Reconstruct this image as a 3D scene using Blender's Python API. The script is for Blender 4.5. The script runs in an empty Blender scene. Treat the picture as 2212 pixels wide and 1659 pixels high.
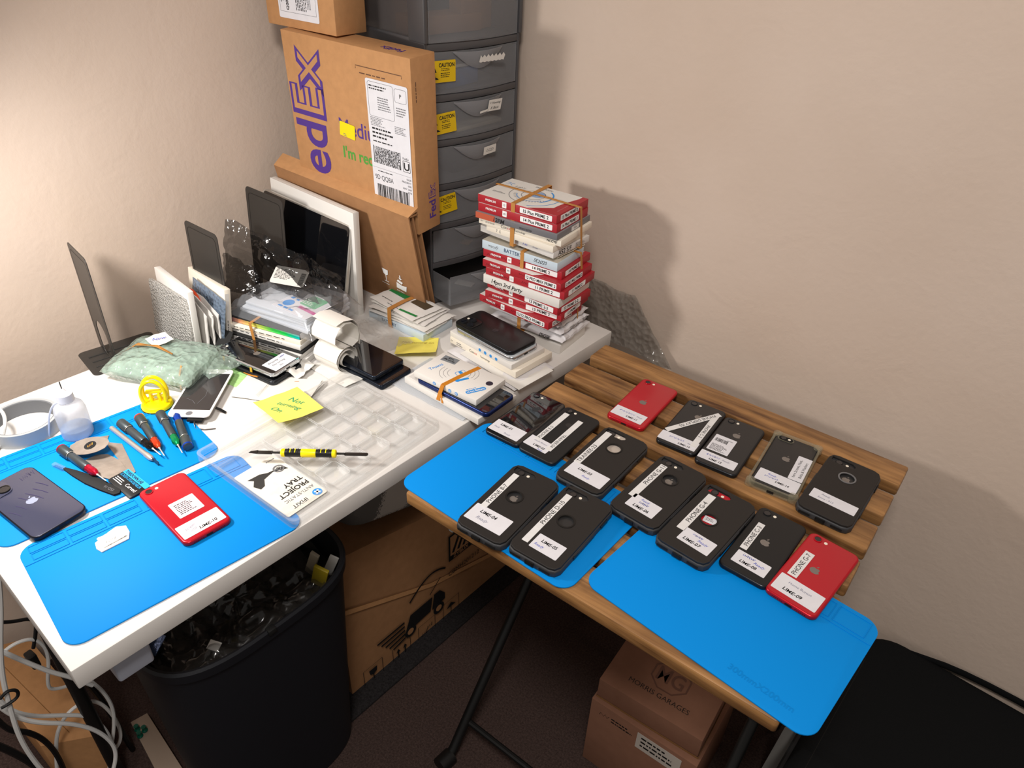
import bpy, bmesh, math, random
from mathutils import Vector, Matrix, noise
random.seed(7)
C = bpy.context.scene.collection
scn = bpy.context.scene
# ------------------------------------------------------------------ camera, light, exposure
CAM = Vector((1.2645, -1.1046, 1.4205))
cam_d = bpy.data.cameras.new('camera'); cam_d.sensor_width = 36; cam_d.lens = 1588.557 / 2212 * 36
cam_d.clip_start = 0.02
cam = bpy.data.objects.new('camera', cam_d); C.objects.link(cam)
cam.location = CAM; cam.rotation_euler = (0.9701, -0.0364, 0.7191)
scn.camera = cam
w = bpy.data.worlds.new('world'); scn.world = w; w.use_nodes = True
w.node_tree.nodes['Background'].inputs[0].default_value = (1.0, 0.93, 0.86, 1)
w.node_tree.nodes['Background'].inputs[1].default_value = 0.22
def area(name, loc, target, size, power, col, size_y=None, spread=180):
    l = bpy.data.lights.new(name, 'AREA'); l.energy = power; l.color = col; l.size = size
    l.spread = math.radians(spread)
    if size_y: l.shape = 'RECTANGLE'; l.size_y = size_y
    else: l.shape = 'DISK'
    o = bpy.data.objects.new(name, l); C.objects.link(o); o.location = loc
    o.rotation_euler = (Vector(target) - Vector(loc)).to_track_quat('-Z', 'Y').to_euler()
    return o
area('desk_lamp_light', (0.18, -0.98, 1.155), (0.42, -0.62, 0.69), 0.11, 4.2, (1.0, 0.955, 0.905))
area('ceiling_light', (1.35, -1.35, 2.45), (1.1, -0.7, 0.7), 0.45, 18.5, (1.0, 0.935, 0.88))
scn.view_settings.view_transform = 'Standard'; scn.view_settings.look = 'None'
scn.view_settings.gamma = 1; scn.view_settings.use_curve_mapping = False
scn.view_settings.exposure = 0.35
scn.cycles.use_denoising = True
scn.cycles.max_bounces = 12; scn.cycles.transparent_max_bounces = 24
scn.cycles.caustics_reflective = False; scn.cycles.caustics_refractive = False

DH = 0.6874      # desk top height
TH = 0.7000      # slatted table height
WX = -0.085      # left wall plane
WY = 0.07        # right wall plane
R_ = cam.rotation_euler.to_matrix()
def _ray(u, v): return R_ @ Vector(((u - 1106) / 1588.557, -(v - 829.5) / 1588.557, -1.0))
def atz(u, v, z=DH):
    d = _ray(u, v); return CAM + d * ((z - CAM.z) / d.z)
def atx(u, v, x):
    d = _ray(u, v); return CAM + d * ((x - CAM.x) / d.x)
def aty(u, v, y):
    d = _ray(u, v); return CAM + d * ((y - CAM.y) / d.y)

# ------------------------------------------------------------------ materials
def lin(c):
    if isinstance(c, str): c = [int(c[i:i + 2], 16) / 255 for i in (0, 2, 4)]
    return tuple((x / 12.92 if x <= .04045 else ((x + .055) / 1.055) ** 2.4) for x in c)
MATS = {}
def mat(name, col, rough=.5, metal=0, alpha=1, trans=0, spec=.5, coat=0, bump=0, bscale=200, var=0, vscale=6, ior=1.45, aniso=None):
    if name in MATS: return MATS[name]
    m = bpy.data.materials.new(name); m.use_nodes = True; nt = m.node_tree
    b = nt.nodes['Principled BSDF']; c = lin(col)
    b.inputs['Base Color'].default_value = (*c, 1); b.inputs['Roughness'].default_value = rough
    b.inputs['Metallic'].default_value = metal; b.inputs['Alpha'].default_value = alpha
    b.inputs['Transmission Weight'].default_value = trans; b.inputs['IOR'].default_value = ior
    b.inputs['Specular IOR Level'].default_value = spec; b.inputs['Coat Weight'].default_value = coat
    tc = None
    if bump or var:
        tc = nt.nodes.new('ShaderNodeTexCoord')
        mp = nt.nodes.new('ShaderNodeMapping'); nt.links.new(tc.outputs['Object'], mp.inputs[0])
        if aniso: mp.inputs['Scale'].default_value = aniso
    if var:
        n = nt.nodes.new('ShaderNodeTexNoise'); n.inputs['Scale'].default_value = vscale; n.inputs['Detail'].default_value = 6
        nt.links.new(mp.outputs[0], n.inputs['Vector'])
        r = nt.nodes.new('ShaderNodeValToRGB'); r.color_ramp.elements[0].position = .3; r.color_ramp.elements[1].position = .7
        r.color_ramp.elements[0].color = (*[x * (1 - var) for x in c], 1); r.color_ramp.elements[1].color = (*[min(1, x * (1 + var)) for x in c], 1)
        nt.links.new(n.outputs['Fac'], r.inputs[0]); nt.links.new(r.outputs[0], b.inputs['Base Color'])
    if bump:
        n = nt.nodes.new('ShaderNodeTexNoise'); n.inputs['Scale'].default_value = bscale; n.inputs['Detail'].default_value = 3
        nt.links.new(mp.outputs[0], n.inputs['Vector'])
        bp = nt.nodes.new('ShaderNodeBump'); bp.inputs['Strength'].default_value = bump; bp.inputs['Distance'].default_value = .002
        nt.links.new(n.outputs['Fac'], bp.inputs['Height']); nt.links.new(bp.outputs[0], b.inputs['Normal'])
    MATS[name] = m; return m
def film(name, col, opac, rough=.12, gloss=.5, bump=0, bscale=60, voronoi=False, gcol=None):
    """thin clear or tinted plastic: transparent + diffuse haze + glossy highlights"""
    if name in MATS: return MATS[name]
    m = bpy.data.materials.new(name); m.use_nodes = True; nt = m.node_tree; nt.nodes.clear()
    N = nt.nodes.new; out = N('ShaderNodeOutputMaterial')
    tr = N('ShaderNodeBsdfTransparent'); di = N('ShaderNodeBsdfDiffuse'); di.inputs[0].default_value = (*lin(col), 1)
    tl = N('ShaderNodeBsdfTranslucent'); tl.inputs[0].default_value = (*lin(col), 1)
    dm = N('ShaderNodeMixShader'); dm.inputs[0].default_value = .35; nt.links.new(di.outputs[0], dm.inputs[1]); nt.links.new(tl.outputs[0], dm.inputs[2])
    gl = N('ShaderNodeBsdfGlossy'); gl.inputs['Roughness'].default_value = rough
    if gcol: gl.inputs[0].default_value = (*gcol, 1)
    m1 = N('ShaderNodeMixShader'); m1.inputs[0].default_value = opac
    nt.links.new(tr.outputs[0], m1.inputs[1]); nt.links.new(dm.outputs[0], m1.inputs[2])
    fr = N('ShaderNodeLayerWeight'); fr.inputs[0].default_value = .5
    pw = N('ShaderNodeMath'); pw.operation = 'POWER'; pw.inputs[1].default_value = 4.0; nt.links.new(fr.outputs['Facing'], pw.inputs[0])
    mu = N('ShaderNodeMath'); mu.operation = 'MULTIPLY_ADD'; mu.inputs[1].default_value = gloss * .75; mu.inputs[2].default_value = gloss * .045; mu.use_clamp = True
    nt.links.new(pw.outputs[0], mu.inputs[0])
    m2 = N('ShaderNodeMixShader'); nt.links.new(mu.outputs[0], m2.inputs[0]); nt.links.new(m1.outputs[0], m2.inputs[1]); nt.links.new(gl.outputs[0], m2.inputs[2])
    if bump:
        tc = N('ShaderNodeTexCoord')
        if voronoi:
            n = N('ShaderNodeTexVoronoi'); n.inputs['Scale'].default_value = bscale; h = n.outputs['Distance']
        else:
            n = N('ShaderNodeTexNoise'); n.inputs['Scale'].default_value = bscale; n.inputs['Detail'].default_value = 4; h = n.outputs['Fac']
        nt.links.new(tc.outputs['Object'], n.inputs['Vector'])
        bp = N('ShaderNodeBump'); bp.inputs['Strength'].default_value = bump; bp.inputs['Distance'].default_value = .004
        nt.links.new(h, bp.inputs['Height'])
        for s in (gl, di, fr): nt.links.new(bp.outputs[0], s.inputs['Normal'])
    nt.links.new(m2.outputs[0], out.inputs[0]); MATS[name] = m; return m
def wood(name, c1, c2, rough=.38):
    m = bpy.data.materials.new(name); m.use_nodes = True; nt = m.node_tree; b = nt.nodes['Principled BSDF']; N = nt.nodes.new
    tc = N('ShaderNodeTexCoord'); oi = N('ShaderNodeObjectInfo'); ad = N('ShaderNodeVectorMath'); ad.operation = 'ADD'
    cb = N('ShaderNodeCombineXYZ'); ml = N('ShaderNodeMath'); ml.operation = 'MULTIPLY'; ml.inputs[1].default_value = 9
    nt.links.new(oi.outputs['Random'], ml.inputs[0]); nt.links.new(ml.outputs[0], cb.inputs[0]); nt.links.new(ml.outputs[0], cb.inputs[1])
    nt.links.new(tc.outputs['Object'], ad.inputs[0]); nt.links.new(cb.outputs[0], ad.inputs[1])
    mp = N('ShaderNodeMapping'); mp.inputs['Scale'].default_value = (2.6, 34, 34); nt.links.new(ad.outputs[0], mp.inputs[0])
    n = N('ShaderNodeTexNoise'); n.inputs['Scale'].default_value = 1.6; n.inputs['Detail'].default_value = 9; n.inputs['Roughness'].default_value = .62; n.inputs['Distortion'].default_value = .6
    nt.links.new(mp.outputs[0], n.inputs['Vector'])
    n2 = N('ShaderNodeTexNoise'); n2.inputs['Scale'].default_value = 9; n2.inputs['Detail'].default_value = 3; nt.links.new(ad.outputs[0], n2.inputs['Vector'])
    mx = N('ShaderNodeMath'); mx.operation = 'MULTIPLY_ADD'; mx.inputs[1].default_value = .45; nt.links.new(n2.outputs['Fac'], mx.inputs[0]); nt.links.new(n.outputs['Fac'], mx.inputs[2])
    r = N('ShaderNodeValToRGB'); r.color_ramp.elements[0].position = .5; r.color_ramp.elements[1].position = .92
    r.color_ramp.elements[0].color = (*lin(c1), 1); r.color_ramp.elements[1].color = (*lin(c2), 1)
    nt.links.new(mx.outputs[0], r.inputs[0]); nt.links.new(r.outputs[0], b.inputs['Base Color'])
    b.inputs['Roughness'].default_value = rough
    bp = N('ShaderNodeBump'); bp.inputs['Strength'].default_value = .25; bp.inputs['Distance'].default_value = .001
    nt.links.new(n.outputs['Fac'], bp.inputs['Height']); nt.links.new(bp.outputs[0], b.inputs['Normal'])
    MATS[name] = m; return m
def wallmat(name, c1, c2):
    m = mat(name, c1, rough=.85, spec=.25); nt = m.node_tree; b = nt.nodes['Principled BSDF']; N = nt.nodes.new
    tc = N('ShaderNodeTexCoord')
    n = N('ShaderNodeTexNoise'); n.inputs['Scale'].default_value = 3; n.inputs['Detail'].default_value = 5; nt.links.new(tc.outputs['Object'], n.inputs['Vector'])
    r = N('ShaderNodeValToRGB'); r.color_ramp.elements[0].color = (*lin(c1), 1); r.color_ramp.elements[1].color = (*lin(c2), 1)
    r.color_ramp.elements[0].position = .35; r.color_ramp.elements[1].position = .68
    nt.links.new(n.outputs['Fac'], r.inputs[0]); nt.links.new(r.outputs[0], b.inputs['Base Color'])
    n3 = N('ShaderNodeTexNoise'); n3.inputs['Scale'].default_value = 110; n3.inputs['Detail'].default_value = 4; nt.links.new(tc.outputs['Object'], n3.inputs['Vector'])
    n4 = N('ShaderNodeTexNoise'); n4.inputs['Scale'].default_value = 9; n4.inputs['Detail'].default_value = 6; n4.inputs['Distortion'].default_value = 2; nt.links.new(tc.outputs['Object'], n4.inputs['Vector'])
    ma = N('ShaderNodeMath'); ma.operation = 'MULTIPLY_ADD'; ma.inputs[1].default_value = 2.2; nt.links.new(n4.outputs['Fac'], ma.inputs[0]); nt.links.new(n3.outputs['Fac'], ma.inputs[2])
    bp = N('ShaderNodeBump'); bp.inputs['Strength'].default_value = .22; bp.inputs['Distance'].default_value = .002
    nt.links.new(ma.outputs[0], bp.inputs['Height']); nt.links.new(bp.outputs[0], b.inputs['Normal'])
    return m
WALL = wallmat('wall_paint', 'cfbcac', 'd5c3b4')
CARPET = mat('carpet', '4a3c38', rough=.98, spec=.1, bump=1, bscale=600, var=.35, vscale=260)
RUG = mat('rug_charcoal', '2c2a2b', rough=.98, spec=.1, bump=1, bscale=700, var=.4, vscale=300)
DESK = mat('white_laminate', 'dfdcd8', rough=.42, var=.02, vscale=30)
WHITE = mat('white_card', 'e0ddd8', rough=.55, bump=.05, bscale=90)
CREAM = mat('cream_card', 'e9e1d2', rough=.6)
OFFW = mat('greyish_white_paper', 'd9d6d2', rough=.6, var=.04, vscale=40)
PAPER = mat('paper', 'dedbd5', rough=.7)
THERM = mat('thermal_paper', 'e4e1db', rough=.6)
RED = mat('box_red', 'a8202c', rough=.45)
REDPH = mat('phone_red', 'b00a20', rough=.18, coat=.5)
REDEDGE = mat('phone_red_metal', 'c01a2a', rough=.28, metal=.5)
BLACKGL = mat('phone_black_glass', '0d0e11', rough=.06, coat=1)
BLACKMT = mat('phone_black_matte', '181a1c', rough=.38)
GREYPH = mat('phone_grey_back', '2b2b2c', rough=.32)
DKEDGE = mat('phone_dark_metal', '34363a', rough=.3, metal=.8)
SILVER = mat('phone_silver_metal', 'c9cdd2', rough=.22, metal=.9)
RUBBER = mat('case_rubber', '343538', rough=.55, bump=.12, bscale=900)
PLAST = mat('case_hard_plastic', '211f1e', rough=.5)
HOLE = mat('dark_recess', '060606', rough=.7)
LOGO = mat('logo_grey', '8a8581', rough=.25, metal=.5)
LOGOD = mat('logo_dark', '3a3a3c', rough=.15, metal=.5)
LENS = mat('lens_glass', '10131a', rough=.03, coat=1)
FLASH = mat('flash_lens', 'f0e8d8', rough=.3)
STICK = mat('sticker_white', 'dcdce2', rough=.5, var=.03, vscale=60)
TAPE = mat('label_tape', 'dedede', rough=.4, var=.05, vscale=90)
INK = mat('ink_black', '101012', rough=.6)
INKF = mat('ink_faded', '83859a', rough=.7)
INKB = mat('ink_blue', '3b4fc0', rough=.6)
INKG = mat('ink_green', '1fa070', rough=.6)
GREYINK = mat('ink_grey', '6c6c70', rough=.6)
BLUEINK = mat('print_blue', '2f8fdc', rough=.5)
REDINK = mat('print_red', 'c02a30', rough=.5)
WINK = mat('print_white', 'eeeeee', rough=.5)
MAT = mat('silicone_blue', '0088dc', rough=.6, spec=.15)
MAT_SHADE = mat('silicone_blue_line_shade', '0080d0', rough=.6, spec=.15)  # same silicone, darker: shade along the embossed lines painted in
BAND = mat('rubber_band', 'b9803f', rough=.5)
BANDO = mat('rubber_band_orange', 'c27a20', rough=.4)
CARD = mat('cardboard', 'b98a5e', rough=.85, spec=.2, var=.06, vscale=80, bump=.1, bscale=150)
CARDE = mat('cardboard_edge', '8c6540', rough=.9, spec=.1, bump=.6, bscale=400)
CARDD = mat('cardboard_brown', '9c7350', rough=.88, spec=.15, var=.07, vscale=60)
PURPLE = mat('print_purple', '4d2f86', rough=.6)
GREENP = mat('print_green', '4c9a3c', rough=.6)
YEL = mat('sticker_yellow', 'f0d800', rough=.5)
CYEL = mat('caution_yellow', 'd9b400', rough=.5)
TFRAME = mat('tower_frame_plastic', '4b4a4c', rough=.35)
DRAWER = film('drawer_plastic', 'a8aaae', .36, rough=.3, gloss=.25)
DHANDLE = film('drawer_handle_plastic', 'b5b6ba', .5, rough=.3, gloss=.3)
CLEARP = film('clear_plastic', 'dfe3e6', .10, rough=.05, gloss=.9)
TRAYM = film('tray_plastic', 'e9ecec', .09, rough=.06, gloss=.8)
TRAY_HILITE = film('tray_edge_highlight', 'f4f6f6', .45, rough=.1, gloss=1.0)  # paler film rings: highlight lines along the compartment rims, put into the colour
BAG = film('bag_plastic', 'd4d8de', .20, rough=.12, gloss=.9, bump=.8, bscale=28)
BAGB = film('bag_film_dark', '0c0c0e', .62, rough=.12, gloss=1.0, bump=1, bscale=34)
BUBG = film('bubble_wrap_green', 'c6dccf', .42, rough=.12, gloss=1.0, bump=1, bscale=110, voronoi=True)
BUBC = film('bubble_wrap_clear', 'aaa39a', .45, rough=.15, gloss=.8, bump=1, bscale=90, voronoi=True)
BUBW = film('bubble_bag_white', 'd8d6d2', .85, rough=.18, gloss=.8, bump=.9, bscale=260, voronoi=True)
STEELB = mat('bookend_steel', '3a3836', rough=.38, metal=.35, spec=.5)
STEEL = mat('steel', 'c4c1bb', rough=.3, metal=.6)
STEELD = mat('steel_dark', '4a4846', rough=.35, metal=.9)
DRV = mat('driver_grey', '4d5559', rough=.35, metal=.55)
YELP = mat('suction_yellow', 'ffe500', rough=.35)
BLK = mat('black_plastic', '121212', rough=.4)
BLKM = mat('black_matte', '1a1a1a', rough=.8)
BIN = mat('bin_plastic', '12151c', rough=.55)
BLKW = mat('black_metal', '0f0f0f', rough=.45)
WOOD = wood('acacia', '4a2c17', 'b08250')
POSTIT = mat('sticky_note_yellow', 'f3e568', rough=.7)
GREENC = mat('green_card', 'a9d88a', rough=.7)
TAPE_SHADE = mat('grey_tape_inner_shade', '6a6c70', rough=.5)  # darkened grey for the core: shading inside the ring is in the colour
TAPEO = mat('grey_tape_face', 'a2a5a7', rough=.5)
CABW = mat('cable_white', 'dcdcda', rough=.45)
CABB = mat('cable_black', '0e0e0f', rough=.5)
LIQ = film('liquid', 'bcd4f2', .5, rough=.1, gloss=.3)
BOTP = film('bottle_plastic', 'e8ebf2', .50, rough=.25, gloss=.5)
FAB = mat('bag_fabric_black', '131415', rough=.95, spec=.15, bump=.5, bscale=900)
FABG = mat('bag_fabric_grey', '2a2725', rough=.9, spec=.15)

# ------------------------------------------------------------------ mesh builder
def T(x=0, y=0, z=0): return Matrix.Translation((x, y, z))
def RX(a): return Matrix.Rotation(math.radians(a), 4, 'X')
def RY(a): return Matrix.Rotation(math.radians(a), 4, 'Y')
def RZ(a): return Matrix.Rotation(math.radians(a), 4, 'Z')
def FR(o, X, Y):
    X = Vector(X).normalized(); Y = Vector(Y); Z = X.cross(Y).normalized(); Y = Z.cross(X)
    m = Matrix((X, Y, Z)).transposed().to_4x4(); m.translation = o; return m
_TXT = {}
def text_geo(s, bold, shear):
    k = (s, bold, shear)
    if k in _TXT: return _TXT[k]
    cu = bpy.data.curves.new('t', 'FONT'); cu.body = s; cu.size = 1; cu.shear = shear; cu.offset = bold; cu.resolution_u = 3 if len(s) > 7 else 5
    o = bpy.data.objects.new('t', cu); C.objects.link(o)
    bpy.context.view_layer.update()
    me = bpy.data.meshes.new_from_object(o.evaluated_get(bpy.context.evaluated_depsgraph_get()))
    vs = [v.co.copy() for v in me.vertices]; fs = [tuple(p.vertices) for p in me.polygons]
    bpy.data.objects.remove(o); bpy.data.curves.remove(cu); bpy.data.meshes.remove(me)
    _TXT[k] = (vs, fs); return _TXT[k]
def rrpts(w, h, r, n=5):
    r = min(r, w / 2 - 1e-5, h / 2 - 1e-5); out = []
    for cx, cy, a0 in ((w / 2 - r, h / 2 - r, 0), (-w / 2 + r, h / 2 - r, 90), (-w / 2 + r, -h / 2 + r, 180), (w / 2 - r, -h / 2 + r, 270)):
        for i in range(n + 1):
            a = math.radians(a0 + 90 * i / n); out.append((cx + r * math.cos(a), cy + r * math.sin(a)))
    return out
class MB:
    def __init__(s): s.v = []; s.f = []; s.m = []; s.mats = []
    def mi(s, m):
        if m not in s.mats: s.mats.append(m)
        return s.mats.index(m)
    def add(s, vs, fs, m, M=None):
        b = len(s.v); k = s.mi(m)
        for p in vs:
            p = Vector(p); s.v.append(M @ p if M else p)
        for f in fs: s.f.append([b + i for i in f]); s.m.append(k)
        return s
    def box(s, sx, sy, sz, m, M=None, bev=0, base=True, seg=2):
        bm = bmesh.new(); bmesh.ops.create_cube(bm, size=1)
        for v in bm.verts: v.co = Vector((v.co.x * sx, v.co.y * sy, (v.co.z + (.5 if base else 0)) * sz))
        if bev: bmesh.ops.bevel(bm, geom=bm.edges[:], offset=bev, segments=seg, affect='EDGES', profile=.5)
        bm.verts.index_update(); s.add([v.co for v in bm.verts], [[v.index for v in f.verts] for f in bm.faces], m, M); bm.free(); return s
    def prism(s, pts, t, m, M=None, bev=0, mside=None, bseg=2, bevbot=True):
        """closed 2-D outline extruded z=0..t, optional rounded rims (shrinks the outline)"""
        n = len(pts); cx = sum(p[0] for p in pts) / n; cy = sum(p[1] for p in pts) / n
        rings = []
        def inset(d):
            o = []
            for i in range(n):
                a, b, c = Vector(pts[i - 1]), Vector(pts[i]), Vector(pts[(i + 1) % n])
                e1 = (b - a); e2 = (c - b)
                if e1.length < 1e-9: e1 = e2
                if e2.length < 1e-9: e2 = e1
                nn = Vector((-(e1.normalized() + e2.normalized()).y, (e1.normalized() + e2.normalized()).x))
                if nn.length < 1e-9: nn = Vector((0, 0))
                else: nn.normalize()
                o.append((b.x + nn.x * d, b.y + nn.y * d))
            return o
        if bev:
            if bevbot:
                for k in range(bseg + 1):
                    a = math.pi / 2 * k / bseg; rings.append((inset(bev * (1 - math.sin(a))), bev * (1 - math.cos(a))))
            else: rings.append((pts, 0))
            for k in range(bseg + 1):
                a = math.pi / 2 * k / bseg; rings.append((inset(bev * (1 - math.cos(a))), t - bev * (1 - math.sin(a))))
        else: rings = [(pts, 0), (pts, t)]
        vs = [(p[0], p[1], z) for r, z in rings for p in r]; side = []
        for k in range(len(rings) - 1):
            for i in range(n): j = (i + 1) % n; side.append([k * n + i, k * n + j, (k + 1) * n + j, (k + 1) * n + i])
        top = [[(len(rings) - 1) * n + i for i in range(n)]]; bot = [[n - 1 - i for i in range(n)]]
        b = len(s.v)
        for p in vs: p = Vector(p); s.v.append(M @ p if M else p)
        ks = s.mi(mside or m); k = s.mi(m)
        for f in side: s.f.append([b + i for i in f]); s.m.append(ks)
        for f in top + bot: s.f.append([b + i for i in f]); s.m.append(k)
        return s
    def rr(s, w, h, r, t, m, M=None, bev=0, mside=None, n=5, bseg=2): return s.prism(rrpts(w, h, r, n), t, m, M, bev, mside, bseg)
    def ring(s, ro, ri, t, m, M=None, n=32, ry=1):
        vs = []; fs = []
        for i in range(n):
            c, q = math.cos(2 * math.pi * i / n), math.sin(2 * math.pi * i / n) * ry
            vs += [(ro * c, ro * q, 0), (ro * c, ro * q, t), (ri * c, ri * q, t), (ri * c, ri * q, 0)]
        for i in range(n):
            a, b = 4 * i, 4 * ((i + 1) % n)
            for k in range(4): fs.append([a + k, b + k, b + (k + 1) % 4, a + (k + 1) % 4])
        return s.add(vs, fs, m, M)
    def disc(s, r, t, m, M=None, n=24, bev=0): return s.prism([(r * math.cos(2 * math.pi * i / n), r * math.sin(2 * math.pi * i / n)) for i in range(n)], t, m, M, bev)
    def lathe(s, prof, m, M=None, n=20, cap=True):
        vs = []; fs = []
        for r, z in prof:
            for i in range(n): a = 2 * math.pi * i / n; vs.append((r * math.cos(a), r * math.sin(a), z))
        for k in range(len(prof) - 1):
            for i in range(n): j = (i + 1) % n; fs.append([k * n + i, k * n + j, (k + 1) * n + j, (k + 1) * n + i])
        if cap:
            if prof[0][0] > 1e-6: fs.append([n - 1 - i for i in range(n)])
            if prof[-1][0] > 1e-6: fs.append([(len(prof) - 1) * n + i for i in range(n)])
        return s.add(vs, fs, m, M)
    def tube(s, pts, r, m, M=None, n=8, closed=False, smooth=0, flat=1, ref=None):
        pts = [Vector(p) for p in pts]
        for _ in range(smooth):
            q = []
            L = len(pts)
            for i in range(L if closed else L - 1):
                a, b = pts[i], pts[(i + 1) % L]; q += [a * .75 + b * .25, a * .25 + b * .75]
            if not closed: q = [pts[0]] + q + [pts[-1]]
            pts = q
        L = len(pts); vs = []; fs = []; up = Vector(ref) if ref else Vector((0, 0, 1)); pn = None
        for i, p in enumerate(pts):
            d = (pts[(i + 1) % L] - pts[i - 1]) if (closed or 0 < i < L - 1) else (pts[1] - pts[0] if i == 0 else pts[-1] - pts[-2])
            d = d.normalized() if d.length > 1e-9 else Vector((1, 0, 0))
            base = up if (pn is None or ref) else pn
            a = base - d * base.dot(d)
            if a.length < 1e-4: a = Vector((0, 1, 0)) - d * d.y
            if a.length < 1e-4: a = Vector((1, 0, 0)) - d * d.x
            a.normalize(); pn = a; b = d.cross(a)
            rr_ = r[i * len(r) // L] if isinstance(r, (list, tuple)) else r
            for k in range(n):
                t = 2 * math.pi * (k + .5) / n; vs.append(p + a * math.cos(t) * rr_ + b * math.sin(t) * rr_ * flat)
        for i in range(L if closed else L - 1):
            for k in range(n):
                j = (i + 1) % L; q = (k + 1) % n; fs.append([i * n + k, i * n + q, j * n + q, j * n + k])
        if not closed: fs.append(list(range(n - 1, -1, -1))); fs.append([(L - 1) * n + k for k in range(n)])
        return s.add(vs, fs, m, M)
    def strap(s, pts, axis, w, t, m, M=None, closed=True):
        """flat band: path swept with width along axis and thickness t outwards"""
        pts = [Vector(p) for p in pts]; axis = Vector(axis).normalized(); L = len(pts); vs = []; fs = []
        for i, p in enumerate(pts):
            d = (pts[(i + 1) % L] - pts[i - 1]) if (closed or 0 < i < L - 1) else (pts[1] - pts[0] if i == 0 else pts[-1] - pts[-2])
            nn = d.cross(axis).normalized()
            for a, b in ((-1, 0), (1, 0), (1, 1), (-1, 1)): vs.append(p + axis * w / 2 * a + nn * t * b)
        for i in range(L if closed else L - 1):
            j = (i + 1) % L
            for k in range(4): fs.append([4 * i + k, 4 * i + (k + 1) % 4, 4 * j + (k + 1) % 4, 4 * j + k])
        if not closed: fs += [[3, 2, 1, 0], [4 * L - 4, 4 * L - 3, 4 * L - 2, 4 * L - 1]]
        return s.add(vs, fs, m, M)
    def line(s, pts, w, m, M=None, z=.0001, closed=False):
        """flat printed stroke in the local xy plane"""
        pts = [Vector((p[0], p[1])) for p in pts]; L = len(pts); vs = []; fs = []
        for i, p in enumerate(pts):
            d = (pts[(i + 1) % L] - pts[i - 1]) if (closed or 0 < i < L - 1) else (pts[1] - pts[0] if i == 0 else pts[-1] - pts[-2])
            d = d.normalized() if d.length > 1e-9 else Vector((1, 0)); n = Vector((-d.y, d.x)) * w / 2
            vs += [(p.x + n.x, p.y + n.y, z), (p.x - n.x, p.y - n.y, z)]
        for i in range(L if closed else L - 1):
            j = (i + 1) % L; fs.append([2 * i, 2 * i + 1, 2 * j + 1, 2 * j])
        return s.add(vs, fs, m, M)
    def text(s, st, h, m, M=None, x=0, y=0, rot=0, bold=0, shear=0, maxw=None, align='c', z=.00012, jit=0):
        """h = height of a capital letter"""
        vs, fs = text_geo(st, bold, shear)
        if not vs: return s
        x0 = min(v.x for v in vs); x1 = max(v.x for v in vs); sc = h / .69; sx = sc
        if maxw and (x1 - x0) * sc > maxw: sx = maxw / (x1 - x0)
        ox = {'c': (x0 + x1) / 2, 'l': x0, 'r': x1}[align]; c, q = math.cos(math.radians(rot)), math.sin(math.radians(rot)); o = []
        for v in vs:
            a, b = (v.x - ox) * sx, (v.y - .345) * sc
            if jit: a, b = a + jit * h * math.sin(v.x * 3.1 + v.y * 2), b + jit * h * math.sin(v.x * 2.3 + 1)
            o.append((x + a * c - b * q, y + a * q + b * c, z))
        return s.add(o, fs, m, M)
    def rect(s, w, h, m, M=None, x=0, y=0, z=.0001, rot=0):
        c, q = math.cos(math.radians(rot)), math.sin(math.radians(rot))
        return s.add([(x + a * c - b * q, y + a * q + b * c, z) for a, b in ((-w / 2, -h / 2), (w / 2, -h / 2), (w / 2, h / 2), (-w / 2, h / 2))], [[0, 1, 2, 3]], m, M)
    def fine(s, x, y, w, rows, pitch, m, M=None, z=.0001, rot=0, seed=1):
        """small print too fine to read: rows of short dashes"""
        rn = random.Random(seed); c, q = math.cos(math.radians(rot)), math.sin(math.radians(rot))
        for r in range(rows):
            a = 0; end = w * rn.uniform(.6, 1)
            while a < end:
                l = rn.uniform(.04, .16) * w; l = min(l, end - a)
                px, py = a + l / 2, -r * pitch
                s.rect(l, pitch * .42, m, M, x + px * c - py * q, y + px * q + py * c, z, rot); a += l + .03 * w
        return s
    def bars(s, x, y, w, h, m, M=None, z=.0001, rot=0, seed=3, n=34):
        rn = random.Random(seed); c, q = math.cos(math.radians(rot)), math.sin(math.radians(rot)); a = 0
        while a < w:
            l = w / n * rn.choice((.4, .6, 1, 1.6)); px = a + l / 2 - w / 2
            s.rect(l, h, m, M, x + px * c, y + px * q, z, rot); a += l + w / n * rn.choice((.4, .6, 1))
        return s
    def scrib(s, x, y, w, h, m, M=None, n=16, lw=.0006, z=.00012, rot=0, seed=2):
        rn = random.Random(seed); c, q = math.cos(math.radians(rot)), math.sin(math.radians(rot)); p = []
        for i in range(n * 2):
            a = (i / (n * 2 - 1) - .5) * w + rn.uniform(-.06, .06) * w; b = (.5 if i % 2 else -.5) * h * rn.uniform(.4, 1)
            p.append((x + a * c - b * q, y + a * q + b * c))
        return s.line(p, lw, m, M, z)
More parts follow.
